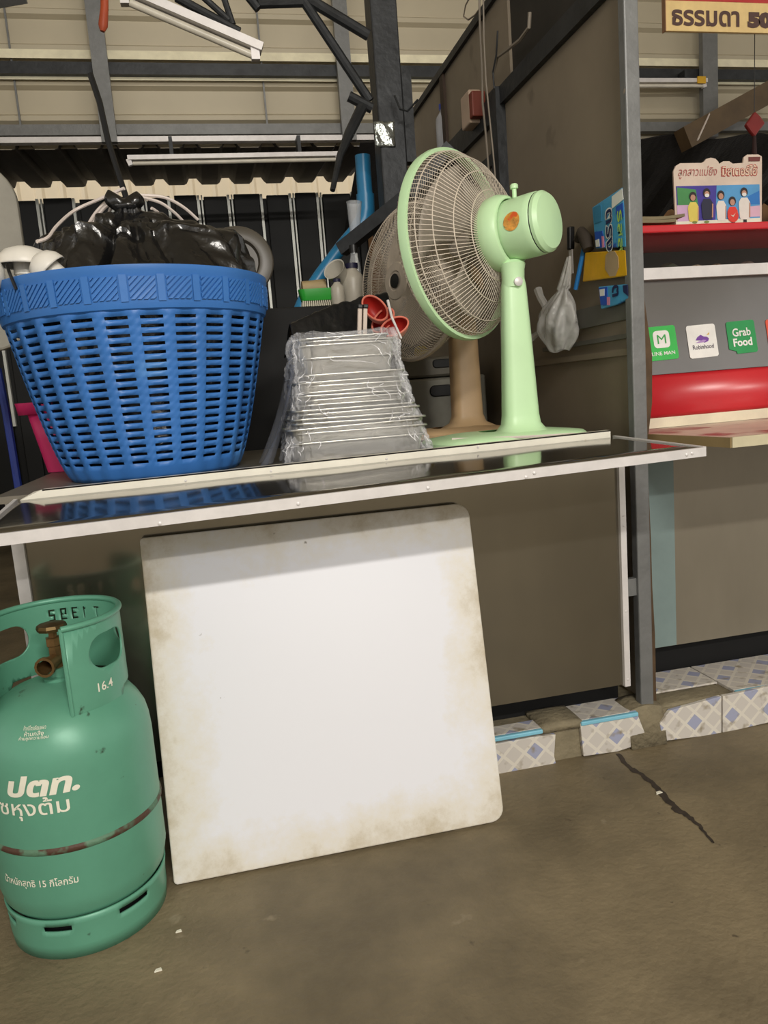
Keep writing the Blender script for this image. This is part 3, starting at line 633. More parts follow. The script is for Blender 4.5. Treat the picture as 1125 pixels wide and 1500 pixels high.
# grey rounded chair back
c0 = at(2, 330, 2.9)
mb = MB().prism([V(c0.x - .2 + x, 2.9 + .0, c0.z - .1 + y) for x, y in [(p[0] + .05, p[1]) for p in rrect(.42, .62, .14, 8)]], (0, .03, 0))
tag(mb.build('chair_backrest', mat('beige_grey', (150, 146, 134), .5), bevel=.008), 'pale grey rounded chair backrest behind the white lamps', 'chair')

# ================================================================== pink tub
tb = at(80, 690, 2.3)
tub = thing('plastic_tub', 'bright pink plastic tub half hidden behind the blue basket', 'tub', (-.38, 2.56, .885))
def rect_loop(cx_, cy_, w_, d_, r, z): return [V(cx_ + x, cy_ + y, z) for x, y in rrect(w_, d_, r, 4)]
def loft(loops, closed_bottom=True):
    mb = MB(); n = len(loops[0])
    for l in loops: mb.v += l
    for j in range(len(loops) - 1): mb.f += [(j * n + i, j * n + (i + 1) % n, (j + 1) * n + (i + 1) % n, (j + 1) * n + i) for i in range(n)]
    if closed_bottom: mb.f.append(tuple(range(n)))
    return mb
xl_b, xl_t = at(66, 692, 2.47).x, at(36, 606, 2.46).x; zt_ = at(36, 606, 2.46).z
cxt = xl_b + .11; tw = .22; dw = 2 * (xl_b - xl_t)
loft([rect_loop(cxt, 2.57, tw, .16, .03, .887), rect_loop(cxt, 2.57, tw + dw * .55, .18, .03, zt_ * .55 + .887 * .45), rect_loop(cxt, 2.57, tw + dw, .2, .03, zt_)]).build('wall', pink_m, tub, True, solid=.004)
loft([rect_loop(cxt, 2.57, tw + dw + .05, .22, .04, zt_ - .004), rect_loop(cxt, 2.57, tw + dw + .06, .23, .04, zt_ + .03), rect_loop(cxt, 2.57, tw + dw, .2, .04, zt_ + .03)], False).build('rim', pink_m, tub, True, solid=.003)
tag(MB().tube([at(-4, 540, 2.6), at(8, 600, 2.6), at(18, 660, 2.6), at(28, 722, 2.6), at(30, 760, 2.6)], .012, 8).build('blue_stick', matc('deep_blue', 22, 44, 120)), 'thin deep blue stick standing beside the pink tub', 'stick')

# ================================================================== stack of wrapped trays
def tray_mesh(name, w_, d_, h, m=tray_m):
    mb = loft([rect_loop(0, 0, w_ * .9, d_ * .88, .02, 0), rect_loop(0, 0, w_ * .955, d_ * .945, .025, h * .9), rect_loop(0, 0, w_, d_, .03, h), rect_loop(0, 0, w_ + .002, d_ + .002, .03, h - .004)])
    return mb.build(name, m, smooth=True, solid=.0012, org=(0, 0, 0), angle=35)
SX0, SX1 = at(427, 660, 1.95).x, at(621, 650, 1.95).x; scx = (SX0 + SX1) / 2; sy = 2.03
W0 = SX1 - SX0
trays = []
zc = .886; topz = at(508, 492, 2.02).z
spec = []
levels = [(1.0, .245, .05, .034)] + [(1.0, .24, .04, .010)] * 3 + [(.93, .225, .03, .011)] * 4 + [(.80, .21, .03, .0105)] * 5 + [(.80, .21, .03, .018)] * 2 + [(.71, .195, .05, .03)] + [(.70, .19, .05, .009)] * 3
tot = sum(l[3] for l in levels) + .045; kz = (topz - zc) / tot
cache = {}
groups = {1.0: 'widest steel tray at the foot of the film wrapped stack', .93: 'medium wide steel tray low in the film wrapped stack', .80: 'narrower steel tray halfway up the film wrapped stack', .71: 'small', .70: 'smallest steel tray at the top of the film wrapped stack'}
for i, (wf, d_, h, dz) in enumerate(levels):
    key = (wf, dz)
    if key not in cache: o = tray_mesh('steel_tray', W0 * wf, d_, h * kz); cache[key] = o
    else: o = cache[key].copy(); C.objects.link(o)
    o.location = (scx + .009 * math.sin(i * 2.3) + (1 - wf) * -.03, sy + (1 - wf) * .05 + .004 * math.cos(i * 1.7), zc); o.rotation_euler = (.012 * math.sin(i * 1.9), .012 * math.sin(i * 2.7), .035 * math.sin(i * 3.1)); zc += dz * kz
    ORD = 'lowest second third fourth fifth sixth seventh eighth ninth tenth eleventh twelfth thirteenth fourteenth fifteenth sixteenth seventeenth eighteenth topmost'.split()
    tag(o, 'topmost steel tray of the stack wrapped in cling film' if i == 18 else ('lowest' if i == 0 else ORD[i] + ' lowest') + ' steel tray of the stack wrapped in cling film', 'tray', 'stacked steel trays in cling film')
# film over the stack
def filmpt(u, v):
    a_ = 2 * math.pi * u; t = v
    zz_ = .888 + (topz + .008 - .888) * min(1, t / .8)
    hw = (W0 / 2) * (1.05 - .33 * min(1, t / .8)) + (.03 * (1 - t / .25) if t < .25 else 0) * .3; hd = .135 - .03 * min(1, t / .8)
    if t > .8: q = 1 - (t - .8) / .2; hw *= q; hd *= q
    cs, sn = math.cos(a_), math.sin(a_); p = .34
    x = math.copysign(abs(cs) ** p, cs) * hw; y = math.copysign(abs(sn) ** p, sn) * hd
    wv = .010 * noise.noise(V(cs * 9, sn * 9, t * 12)) + .006 * tri(a_ * 2.3 + t * 1.3 + noise.noise(V(cs * 4, sn * 4, t * 3))) + .006 * noise.noise(V(cs * 24, sn * 24, t * 40)) + .003
    pin = .02 * math.sin(math.pi * min(1, t / .8)) ** 2
    if t > .8: wv *= .5
    return V(scx - .012 * t + x * (1 - pin) + wv * cs, sy + .02 * t + y + wv * sn, zz_ + (.003 * math.sin(a_ * 9) if t > .75 else 0))
cfm = tag(MB().grid(filmpt, 260, 110, True).build('cling_film', wrap_m, smooth=True, angle=20), 'clear crinkled cling film wrapped round the steel tray stack', 'film')
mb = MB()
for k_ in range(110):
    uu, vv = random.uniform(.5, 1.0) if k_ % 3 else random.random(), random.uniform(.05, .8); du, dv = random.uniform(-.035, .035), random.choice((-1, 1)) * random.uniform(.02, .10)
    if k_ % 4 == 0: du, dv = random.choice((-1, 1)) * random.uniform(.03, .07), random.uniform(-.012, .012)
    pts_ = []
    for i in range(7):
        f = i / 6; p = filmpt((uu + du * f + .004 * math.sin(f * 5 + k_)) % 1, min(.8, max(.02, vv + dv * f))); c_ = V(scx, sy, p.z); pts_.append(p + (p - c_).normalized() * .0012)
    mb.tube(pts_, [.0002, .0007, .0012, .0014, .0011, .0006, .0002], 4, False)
cz_ = mb.build('crease_glints', mat('glint_white', (250, 250, 252), .2, 0, .03, 9, alpha=.75), cfm); cz_['kind'] = 'stuff'  # white strands paint the bright glints along the film's creases
# loose grey film draped on the left
mb = MB().grid(lambda u, v: V(scx - W0 * (.40 + .12 * v) - .008 - .05 * v * v * (1 + .3 * math.sin(u * 8)) - .007 * math.sin(u * 14 + v * 3), 1.93 + u * .2, 1.13 - .243 * v + .01 * math.sin(u * 9) * (1 - v)), 24, 24)
tag(mb.build('loose_film', film('loose_film', (150, 152, 158), .35, .15), smooth=True, angle=180), 'loose smoky plastic film hanging off the side of the tray stack', 'film')

# ================================================================== fans
def fan_head(t, c, nf, R, depth_b, depth_f, ringm, wm, nw=110, ringw=.026, front_hub=.05, bm_=None):
    blade_m = bm_ or MATS['dusty_blade']
    c, nf = V(c), V(nf).normalized(); u = nf.cross(V(0, 0, 1)).normalized(); b = u.cross(nf)
    def P(r, a_, h): return c + (u * math.cos(a_) + b * math.sin(a_)) * r + nf * h
    back = [(R, 0), (R * .965, -depth_b * .25), (R * .86, -depth_b * .55), (R * .68, -depth_b * .82), (R * .47, -depth_b * .97), (R * .27, -depth_b * 1.02)]
    front = [(R, 0), (R * .985, depth_f * .4), (R * .88, depth_f * .75), (R * .6, depth_f * .95), (R * .22, depth_f)]
    for nm, pr, ringsr in (('rear_guard', back, (1, 2, 3, 4, 5)), ('front_guard', front, (2, 3, 4))):
        mb = MB()
        for k_ in range(nw):
            a_ = 2 * math.pi * k_ / nw; mb.tube([P(r, a_ + .25 * (1 - r / R), h) for r, h in pr], .00105, 4, False)
        for j in ringsr:
            r, h = pr[j]; mb.tube([P(r, 2 * math.pi * k_ / 64, h) for k_ in range(65)], .0016, 5, False)
        o = mb.build(nm, wm, t, True)
    MB().lathe(c, [(R - .004, -ringw / 2), (R + .006, -ringw / 2), (R + .008, 0), (R + .006, ringw / 2), (R - .004, ringw / 2), (R - .006, 0), (R - .004, -ringw / 2)], nf, 80).build('guard_ring', ringm, t, True)
    hb = MB().lathe(c, [(front_hub, depth_f), (front_hub * .95, depth_f + .004), (front_hub * .55, depth_f + .006), (front_hub * .5, depth_f + .002)], nf, 32, cap1=True).build('hub_badge', wm, t, True)
    MB().lathe(c, [(.03, -.055), (.036, -.05), (.036, .0), (.025, .02), (0, .024)], nf, 24).build('blade_hub', blade_m, t, True)
    for k_ in range(3):
        a0 = 2 * math.pi * k_ / 3 + .3
        def bl_(uu, vv):
            r = .03 + vv * (R * .80 - .03); wd = .95 * (1 - .25 * vv) * math.sin(math.pi * min(1, .25 + .75 * (1 - vv * .35)))
            a_ = a0 + (uu - .5) * 1.55 * (.75 + .35 * vv) + .25 * vv
            return P(r, a_, -.025 + (uu - .5) * .055)
        MB().grid(bl_, 10, 8).build('blade', blade_m, t, True, solid=.002)
    return P, u, b
# green fan
nf = V(math.sin(math.radians(-38)), math.cos(math.radians(-38)), -.055).normalized()
FC = V(.731, 2.175, 1.443); BX_, BY_ = .832, 2.035
gf = thing('table_fan', 'pale green table fan turned away showing its motor housing', 'fan', (BX_, BY_, .886))
P, u_, b_ = fan_head(gf, FC, nf, .257, .125, .06, fan_green, wire_m)
# motor shell
MB().lathe(FC, [(.05, -.10), (.085, -.108), (.097, -.125), (.099, -.15), (.092, -.17), (.084, -.176)], nf, 40).build('motor_shroud', fan_green, gf, True, solid=.004)
mo = MB().lathe(FC, [(.02, -.13), (.074, -.14), (.080, -.16), (.081, -.245), (.080, -.262), (.078, -.264)], nf, 40, cap0=True).build('motor_housing', fan_green, gf, True, angle=50)
MB().lathe(FC, [(.078, -.262), (.078, -.267), (0, -.267)], nf, 40).build('cap_gap', black_m, mo)
MB().lathe(FC, [(.078, -.267), (.0785, -.276), (.070, -.286), (.04, -.290), (0, -.291)], nf, 40).build('rear_cap', fan_green, mo, True)
kp = FC - nf * .185 + V(0, 0, .078)
MB().lathe(kp, [(.006, -.004), (.006, .026), (.0105, .028), (.011, .036), (.008, .04), (0, .04)], (0, 0, 1), 16).build('oscillation_knob', fan_green, mo, True)
side = nf.cross(V(0, 0, 1)).normalized()
if side.dot(V(0, -1, 0)) < 0: side = -side
# sticker wrapped on the shell
stc = mat('gold_sticker', (214, 150, 60), .35, 0, .5, 60, spots=[((70, 110, 60), 45, .58), ((214, 92, 40), 30, .6)])
def stick(u, v):
    rr = .024 * u; s = -.218 + rr * math.cos(2 * math.pi * v); a_ = math.radians(4) + rr * math.sin(2 * math.pi * v) / .082; d = side * math.cos(a_) + V(0, 0, 1) * math.sin(a_)
    return FC + nf * s + d * .0822
MB().grid(stick, 4, 24).build('sticker', stc, mo, True)
# neck, column, base
nk = thing_neck = FC - nf * .165; 
MB().lathe(V(BX_, BY_, 1.30), [(.026, 0), (.034, .004), (.036, .05), (.040, .066), (.03, .075)], n=24, sq=.85, cap0=True, cap1=True).build('tilt_joint', fan_green, gf, True)
jp = V(BX_, BY_, 1.315); MB().lathe(jp + V(0, -.03, 0), [(.012, 0), (.012, -.008), (.008, -.010)], (0, -1, 0) and (0, 1, 0), 14, cap1=True).build('tilt_bolt', alu, gf, True)
def col_loop(w_, d_, z, r=.014): return [V(BX_ + .006 * (1.3 - z) + x, BY_ + y, z) for x, y in rrect(w_, d_, min(r, d_ * .45), 5)]
loft([col_loop(.19, .14, .908, .05), col_loop(.135, .10, .918, .04), col_loop(.108, .078, .935, .03), col_loop(.1, .07, .96, .025), col_loop(.082, .06, 1.15, .022), col_loop(.066, .052, 1.305, .02), col_loop(.056, .045, 1.336, .018), col_loop(.03, .03, 1.34, .01)], False).build('column', fan_green, gf, True, angle=60)
def base_loop(s, z): return [V(.795 + x * s, 2.075 + y * s, z) for x, y in rrect(.455, .29, .11, 8)]
loft([base_loop(.97, .886), base_loop(1, .889), base_loop(1, .899), base_loop(.96, .906), base_loop(.6, .916), base_loop(.3, .918)]).build('base', fan_green, gf, True, angle=50)
MB().tube([V(.62, 2.0, .91), V(.68, 1.97, .907), V(.76, 1.94, .905), V(.85, 1.91, .903), V(.92, 1.90, .902), V(1.0, 1.93, .892)], .004, 6).build('power_cord', cord_white, gf, True)
# tan fan
hc = at(604, 414, 2.52); vd = math.radians(13 + 180 + 54); nt_ = V(math.sin(vd), math.cos(vd), .06)
cb = at(684, 600, 2.58)
tf = thing('table_fan', 'dusty tan table fan facing sideways behind the pale green fan', 'fan', (cb.x, cb.y, .886))
fan_head(tf, hc, nt_, .247, .12, .065, tan_wire, tan_wire, 150, .014, .06, mat('dusty_blade_tan', (204, 194, 178), .7, 0, .12, 9, alpha=.85))
MB().lathe(hc, [(.02, .071), (.023, .073), (0, .074)], nt_.normalized(), 24).build('hub_button', black_m, tf, True)
nn = nt_.normalized(); mh = MB().lathe(hc, [(.03, -.10), (.08, -.12), (.085, -.15), (.085, -.22), (.07, -.25), (0, -.255)], nn, 32).build('motor_housing', fan_tan, tf, True)
def tcol(w_, d_, z, r=.02): return [V(cb.x + x, cb.y + y, z) for x, y in rrect(w_, d_, r, 5)]
loft([tcol(.20, .16, .905, .06), tcol(.125, .1, .925, .04), tcol(.105, .085, .95, .03), tcol(.095, .075, 1.2, .025), tcol(.085, .07, hc.z - .05, .025)], False).build('column', fan_tan, tf, True, angle=60)
def tbase(s, z): return [V(cb.x - .07 + x * s, cb.y - .04 + y * s, z) for x, y in rrect(.34, .30, .1, 8)]
loft([tbase(.97, .886), tbase(1, .9), tbase(.95, .908), tbase(.4, .915)]).build('base', fan_tan, tf, True, angle=50)

# ================================================================== things at the back of the counter
cbx = at(648, 560, 2.98)
cool = thing('cool_box', 'grey metal box with two black recessed handles behind the fans', 'box', (cbx.x, 3.15, .886))
cool.location.z = .3; ORG[cool] = V(cbx.x, 3.15, .3)
MB().box(at(560, 560, 3.0).x, at(712, 560, 3.0).x, 3.0, 3.35, 0.0, at(640, 553, 3.0).z).build('body', mat('box_grey', (150, 148, 136), .4, .3), cool, bevel=.01)
MB().box(at(560, 560, 3.0).x - .005, at(700, 560, 3.0).x, 2.995, 3.36, at(640, 552, 3.0).z, at(640, 522, 3.0).z).build('lid', mat('box_lid', (122, 118, 106), .4, .3), cool, bevel=.01)
for px, py, w_, h_ in ((648, 572, .10, .045), (650, 532, .09, .035)):
    p = at(px, py, 2.99); MB().prism([p + V(x, 0, y) for x, y in rrect(w_, h_, h_ * .45, 6)], (0, .012, 0)).build('handle', black_m, cool, bevel=.003)
ORGc = cool.location
# rear shelf carrying small things
RSZ = at(470, 449, 2.78).z
tag(MB().box(.02, .56, 2.745, 2.97, 0, RSZ).build('storage_box', mat('dark_box', (9, 9, 10), .75), bevel=.008), 'tall dark storage box behind the counter carrying brush and bottles', 'box')
p0 = at(440, 446, 2.80); p1 = at(491, 441, 2.80)
gb = thing('scrub_brush', 'green scrubbing brush with pale bristles beside the white cup', 'brush', V((p0.x + p1.x) / 2, 2.80, RSZ))
xc, wv_ = (p0.x + p1.x) / 2, p1.x - p0.x
loft([[V(xc + x, 2.80 + y, RSZ + .022) for x, y in rrect(wv_ * .92, .05, .015, 4)], [V(xc + x, 2.80 + y, RSZ + .04) for x, y in rrect(wv_, .06, .02, 4)], [V(xc + x, 2.80 + y, RSZ + .062) for x, y in rrect(wv_ * 1.06, .06, .02, 4)]]).build('back', matc('brush_green', 40, 160, 50, .4), gb, True)
mb = MB()
for i in range(16):
    for j in range(3): mb.tube([V(xc - wv_ * .43 + i * wv_ * .86 / 15, 2.78 + j * .018, RSZ + .022), V(xc - wv_ * .45 + i * wv_ * .9 / 15, 2.775 + j * .02, RSZ + .001)], .0028, 5)
mb.build('bristles', matc('bristle', 206, 200, 180), gb)
tag(MB().tube([V(p0.x + .02, 2.87, RSZ + .075), V(p1.x - .02, 2.87, RSZ + .08)], .028, 10).build('wood_stick', wood_m, smooth=True), 'short pale wooden piece lying behind the green brush', 'wood')
c = at(496, 402, 2.82)
cup = thing('plastic_cup', 'white plastic cup tipped over on top of the brush', 'cup', (c.x, c.y, c.z))
MB().lathe(c, [(.0, -.045), (.026, -.045), (.04, .03), (.042, .032), (.038, .03), (.025, -.04)], (-.55, -.6, .5), 28).build('wall', matc('cup_white', 196, 192, 180, .4), cup, True)
def bottle(name, label, c, r, h, m, capm, y, neck=.35, grp=None):
    t = thing(name, label, 'bottle', c, grp); x, yy, z = c
    MB().lathe(c, [(0, 0), (r * .95, 0), (r, r * .12), (r, h * .62), (r * .9, h * .72), (r * neck, h * .84), (r * neck, h * .9)], n=24).build('body', m, t, True, angle=50)
    MB().lathe(c, [(r * neck * 1.15, h * .88), (r * neck * 1.15, h), (0, h)], n=18).build('cap', capm, t, True)
    return t
q = at(519, 446, 2.83); navy = matc('navy_cap', 30, 30, 62)
tb2 = bottle('squeeze_bottle', 'white squeeze bottle with navy cap beside the green brush', V(q.x, 2.83, RSZ), .042, .15, matc('milk_white', 190, 184, 170, .4), navy, 2.6, .5)
q2 = at(496, 446, 2.77); bottle('small_bottle', 'small white bottle with navy stripe standing before the squeeze bottle', V(q2.x, 2.77, RSZ), .024, .09, MATS['milk_white'], navy, 2.53, .5)
q3 = at(520, 395, 2.92); bottle('clear_bottle', 'small clear bottle with a bright glint behind the white squeeze bottle', V(q3.x, 2.92, RSZ), .022, .23, clear_m, black_m, 2.7, .6)
# red scoop, pegs and black bag on the stack
c = at(556, 470, 2.2)
sc_ = thing('red_packet', 'torn red and white packet lying open on top of the wrapped trays', 'packet', (c.x, c.y, topz))
dred, pred, rimp = mat('deep_red', (168, 36, 28), .5, 0, .2, 10), mat('pale_red', (226, 150, 136), .5, 0, .35, 7), matc('rim_pink', 216, 120, 100)
for (px, py, yy, rx, ry, rot, dp) in ((549, 451, 2.10, .046, .027, 55, .05), (578, 478, 2.07, .040, .026, -24, .05), (561, 469, 2.115, .042, .024, -55, .05)):
    cc = at(px, py, yy); a_ = math.radians(rot); ax_ = V(-.25, -.85, .45).normalized(); u0 = ax_.cross(V(0, 0, 1)).normalized(); w0 = u0.cross(ax_)
    uu = u0 * math.cos(a_) + w0 * math.sin(a_)
    if uu.x < 0: uu = -uu
    pr_ = [(rx, 0), (rx * .95, -dp * .4), (rx * .7, -dp * .8), (rx * .2, -dp)]
    MB().lathe(cc, [(r * .96, h) for r, h in pr_], ax_, 24, u=uu, sq=ry / rx, cap1=True).build('inside', dred, sc_, True, angle=180)
    MB().lathe(cc, [(r * 1.0, h - .001) for r, h in pr_], ax_, 24, u=uu, sq=ry / rx, cap1=True).build('outside', pred, sc_, True, angle=180)
    vv = ax_.cross(uu); MB().tube([cc + uu * math.cos(t_ * math.pi / 16) * rx * .98 + vv * math.sin(t_ * math.pi / 16) * ry * .98 for t_ in range(33)], .0028, 6).build('rim', rimp, sc_, True)
for k_, (px, lb) in enumerate(((526, 'white clothes peg with black end clipped beside the red packet'), (534, 'white clothes peg with black end clipped beside the red packet'))):
    a_, b__ = at(px, 490, 2.04), at(px + 1, 450, 2.04)
    pg = thing('clothes_peg', lb, 'peg', a_, 'pair of white pegs on the tray stack')
    MB().bar(a_, b__, .011, .012, (0, 1, 0)).build('arm', matc('peg_white', 206, 190, 176), pg, bevel=.002)
    MB().bar(b__ - (b__ - a_) * .05 + V(0, -.003, 0), b__ + (b__ - a_) * .10 + V(0, -.003, 0), .013, .014, (0, 1, 0)).build('end', black_m, pg, bevel=.002)
tag(MB().tube([at(588, 496, 2.03), at(574, 465, 2.04), at(568, 440, 2.06)], [.003, .0035, .004], 8).build('metal_rod', alu), 'thin grey metal rod stuck across the red packet', 'rod')
tag(MB().lathe(V(at(616, 502, 3.06).x, 3.06, at(640, 522, 3.0).z + .001), [(0, 0), (.026, .0), (.03, .03), (.018, .045), (0, .046)], n=16).build('yellow_bowl', matc('yellow_bowl', 200, 176, 30)), 'small yellow bowl upside down on the grey box behind the fans', 'bowl')
def blackbag(u, v):
    A = at(424, 474, 2.14); B = at(567, 428, 2.28)
    x = A.x + (B.x - A.x) * u; ridge = A.z + (B.z - A.z) * u + .012 * math.sin(u * 3.1); w_ = v - .35
    return V(x - .02 * w_, A.y + (B.y - A.y) * u + w_ * .16, ridge - (.13 * w_ if w_ > 0 else -.30 * w_) * 1.0 + .006 * noise.noise(V(u * 7, v * 5, 1)) + .004 * noise.noise(V(u * 20, v * 12, 4)))
tag(MB().grid(blackbag, 60, 30).build('black_sheet', mat('black_sheet', (22, 23, 25), .3, 0, .2, 8, .5, 20), smooth=True, solid=.002, angle=180), 'black plastic sheet draped over the back of the tray stack', 'sheet')
# blue pipes
P1, P2, P3 = at(531, 228, 3.5), at(536, 300, 3.5), at(524, 330, 3.5)
bpz = thing('drain_pipe', 'blue plastic drain pipe with an elbow beside the steel post', 'pipe', at(455, 412, 3.5))
MB().tube([P1, at(533, 262, 3.5), P2], .034, 16).build('upright', pipe_blue, bpz, True)
MB().tube([at(535, 285, 3.5), at(536, 308, 3.5), at(533, 322, 3.5), at(524, 338, 3.5)], .040, 16).build('elbow', pipe_blue, bpz, True)
MB().tube([at(527, 330, 3.5), at(500, 362, 3.5), at(470, 402, 3.5), at(447, 436, 3.5), at(432, 470, 3.5), V(at(428, 490, 3.5).x, 3.5, .0)], .030, 16).build('branch', pipe_blue, bpz, True)
c = at(520, 342, 3.165)
cp = thing('clear_tumbler', 'clear plastic tumbler wedged before the blue drain pipe', 'cup', c)
MB().lathe(c, [(.020, 0), (.030, .12), (.032, .12)], (.05, 0, 1), 20, cap0=True).build('wall', clear_m, cp, True, solid=.0015)
trim(MB().bar(at(500, 366, 3.2), at(600, 286, 3.0), .05, .05), dark_steel, 'dark rail running behind the fans')
trim(MB().bar(at(600, 286, 3.0), at(660, 215, 2.95), .045, .045), dark_steel, 'dark rail end below the water bottle')
# water bottle on the rail
p = atx(635, 222, 1.08); wbt = bottle('water_bottle', 'clear water bottle with blue cap standing on the partition rail', V(1.135, p.y, 2.09), .036, .20, mat('bottle_pet', (206, 208, 214), .15, 0, .08, 20, alpha=.6), matc('cap_blue', 60, 80, 180), p.y, .42)
p = atx(692, 162, 1.1)
sk = thing('wall_socket', 'pale socket box with red side fixed to the partition rail', 'socket', p)
MB().box(p.x - .03, p.x + .02, p.y - .05, p.y + .05, p.z - .06, p.z + .06).build('box', matc('socket_pale', 196, 172, 150), sk, bevel=.006)
MB().box(p.x - .032, p.x + .022, p.y - .09, p.y - .052, p.z - .05, p.z + .04).build('side', mat('socket_red', (128, 56, 40), .5), sk, bevel=.004)
def wire(ptsx, x, label, r=.004, m=None):
    tag(MB().tube([atx(a_, b__, x) for a_, b__ in ptsx], r, 6).build('wire', m or mat('wire_grey', (140, 130, 116), .6), smooth=True), label, 'wire', 'loose wires on the partition')
wire([(702, -6), (703, 40), (706, 100), (707, 150), (712, 200), (716, 250), (722, 300), (732, 420), (735, 520)], 1.07, 'long pale wire hanging down in front of the partition')
wire([(708, -6), (709, 60), (712, 120), (718, 180), (724, 240), (728, 300)], 1.06, 'second pale wire hanging beside the long one on the partition', .003)
wire([(690, -8), (682, 8), (679, 24), (686, 29), (696, 22), (703, 12)], 1.07, 'loop of pale wire under the roof at the partition', .003)
wire([(776, 18), (775, 40), (762, 58), (742, 74), (728, 84), (722, 108)], 1.09, 'thick pale cable curving along the partition head', .006)
wire([(729, 45), (727, 80), (722, 106), (724, 130)], 1.08, 'thin dark wire stub on the partition head', .003, dark_steel)
tag(MB().tube([at(578, 140, 3.2), at(586, 160, 3.18), at(597, 163, 3.15), at(612, 146, 3.1)], .004, 6).build('wire', dark_steel), 'dark wire strand reaching from the steel post to the partition', 'wire')

# ------------------------------------------------------------------ things on the partition
def wallpoly(pts_, x, th): return [atx(a_, b__, x) for a_, b__ in pts_], (th, 0, 0)
blueprint = mat('pack_blue', (70, 158, 206), .35, 0, .12, 14, spots=[((40, 90, 180), 16, .58)])
def pack(label, poly, m, x):
    cc = atx(sum(p[0] for p in poly) / len(poly), max(p[1] for p in poly), x); t = thing('hanging_pack', label, 'packet', cc)
    MB().prism([atx(a_, b__, x) for a_, b__ in poly], (.012, 0, 0)).build('pouch', m, t, bevel=.003); return t
def wprint(t, name, poly, m, x): MB().prism([atx(a_, b__, x) for a_, b__ in poly], (.0012, 0, 0)).build(name, m, t)
XB = 1.098
bp1 = pack('blue printed packet pinned upright above the yellow one', [(867, 304), (880, 295), (911, 274), (914, 300), (917, 362), (872, 364)], blueprint, XB)
navy_p = matc('print_navy', 24, 34, 80); white_p = matc('print_white', 232, 232, 228); royal = matc('print_royal', 30, 84, 186); lime = matc('print_lime', 170, 206, 90); pink_p = matc('print_pink', 216, 140, 170); teal = matc('print_teal', 52, 130, 170)
XP = XB - .0016
wprint(bp1, 'print', [(896, 288), (911, 276), (913, 292), (896, 306)], white_p, XP); wprint(bp1, 'print', [(869, 304), (880, 300), (881, 324), (871, 328)], teal, XP)
wprint(bp1, 'print', [(871, 340), (882, 338), (886, 362), (873, 363)], royal, XP); wprint(bp1, 'print', [(902, 303), (912, 297), (913, 318), (902, 314)], royal, XP); wprint(bp1, 'print', [(872, 352), (877, 350), (878, 361), (873, 362)], white_p, XP - .001); wprint(bp1, 'print', [(881, 346), (884, 346), (885, 362), (882, 363)], pink_p, XP - .001)
def wfn(px, py, x, rot):
    o = atx(px, py, x); dy = V(0, -1, 0); dz = V(0, 0, 1); c_, s_ = math.cos(rot), math.sin(rot)
    return lambda a_, b__: o + (dy * c_ + dz * s_) * a_ + (dz * c_ - dy * s_) * b__
lettering('lettering', 'ตรง', white_p, bp1, wfn(892, 337, XP, -math.pi / 2), w_=.115, h_=.04, bold=.006)
lettering('lettering', 'ตรง', navy_p, bp1, wfn(892, 337, XP - .001, -math.pi / 2), w_=.108, h_=.032, bold=.002)
lettering('lettering', 'รสส', lime, bp1, wfn(908, 338, XP - .001, -math.pi / 2), w_=.105, h_=.024, bold=.002)
yp = pack('yellow pouch with a pale oval window tucked behind the rail', [(857, 370), (916, 366), (918, 404), (853, 413)], mat('pack_yellow', (226, 172, 20), .4, 0, .15, 12), XB)
wprint(yp, 'window', [(887, 374), (893, 368), (900, 368), (905, 376), (906, 392), (901, 404), (893, 405), (886, 394)], matc('pouch_window', 176, 152, 120), XP)
bp2 = pack('blue printed packet hanging below the yellow pouch', [(876, 420), (919, 416), (920, 437), (904, 446), (880, 453)], blueprint, XB)
wprint(bp2, 'print', [(877, 422), (889, 420), (890, 446), (880, 447)], royal, XP); wprint(bp2, 'print', [(878, 424), (885, 423), (885, 433), (879, 434)], white_p, XP - .001); wprint(bp2, 'print', [(889, 435), (893, 435), (893, 447), (889, 447)], pink_p, XP - .001); wprint(bp2, 'print', [(912, 418), (919, 417), (920, 434), (913, 428)], navy_p, XP)
lettering('lettering', 'ต', navy_p, bp2, wfn(901, 426, XP - .001, -math.pi / 2), w_=.03, h_=.034, bold=.003)
# carrier bag
bc = atx(820, 470, 1.06)
cbg = thing('carrier_bag', 'knotted translucent white carrier bag hanging on the partition', 'bag', (bc.x, bc.y, atx(820, 515, 1.06).z))
zb_, zt2 = atx(820, 514, 1.06).z, atx(835, 420, 1.06).z; ztop = atx(845, 372, 1.06).z; yk = atx(845, 372, 1.08).y
def cbag(u, v):
    a_ = 2 * math.pi * u; z = zb_ + (zt2 - zb_) * min(1, v / .72) if v < .72 else zt2 + (ztop - zt2) * (v - .72) / .28
    s = math.sin(math.pi * min(1, (v / .72) * .78 + .16)) if v < .72 else .25 * (1 - (v - .72) / .28) + .1
    yy = bc.y + (yk - bc.y) * max(0, (v - .45) / .55)
    w_ = 1 + .10 * math.sin(5 * a_ + v * 6) + .07 * math.sin(9 * a_ - v * 11)
    return V(min(1.112, 1.055 + .05 * s * math.cos(a_) * w_), yy + .088 * s * math.sin(a_) * w_, z + .008 * math.sin(a_ * 3 + 1) * s)
MB().grid(cbag, 60, 40, True).build('pouch', bag_clear, cbg, True, angle=180)
MB().tube([atx(808, 475, 1.03), atx(790, 487, 1.02), atx(778, 496, 1.02)], [.012, .008, .012], 8).build('handle', bag_clear, cbg, True)
MB().tube([atx(800, 450, 1.05), atx(792, 436, 1.05), atx(788, 424, 1.05)], [.012, .012, .014], 8).build('handle', bag_clear, cbg, True)
MB().box(1.045, 1.07, bc.y - .035, bc.y + .03, zb_ + .04, zb_ + .13).build('contents', matc('contents_grey', 120, 122, 118), cbg, bevel=.01)
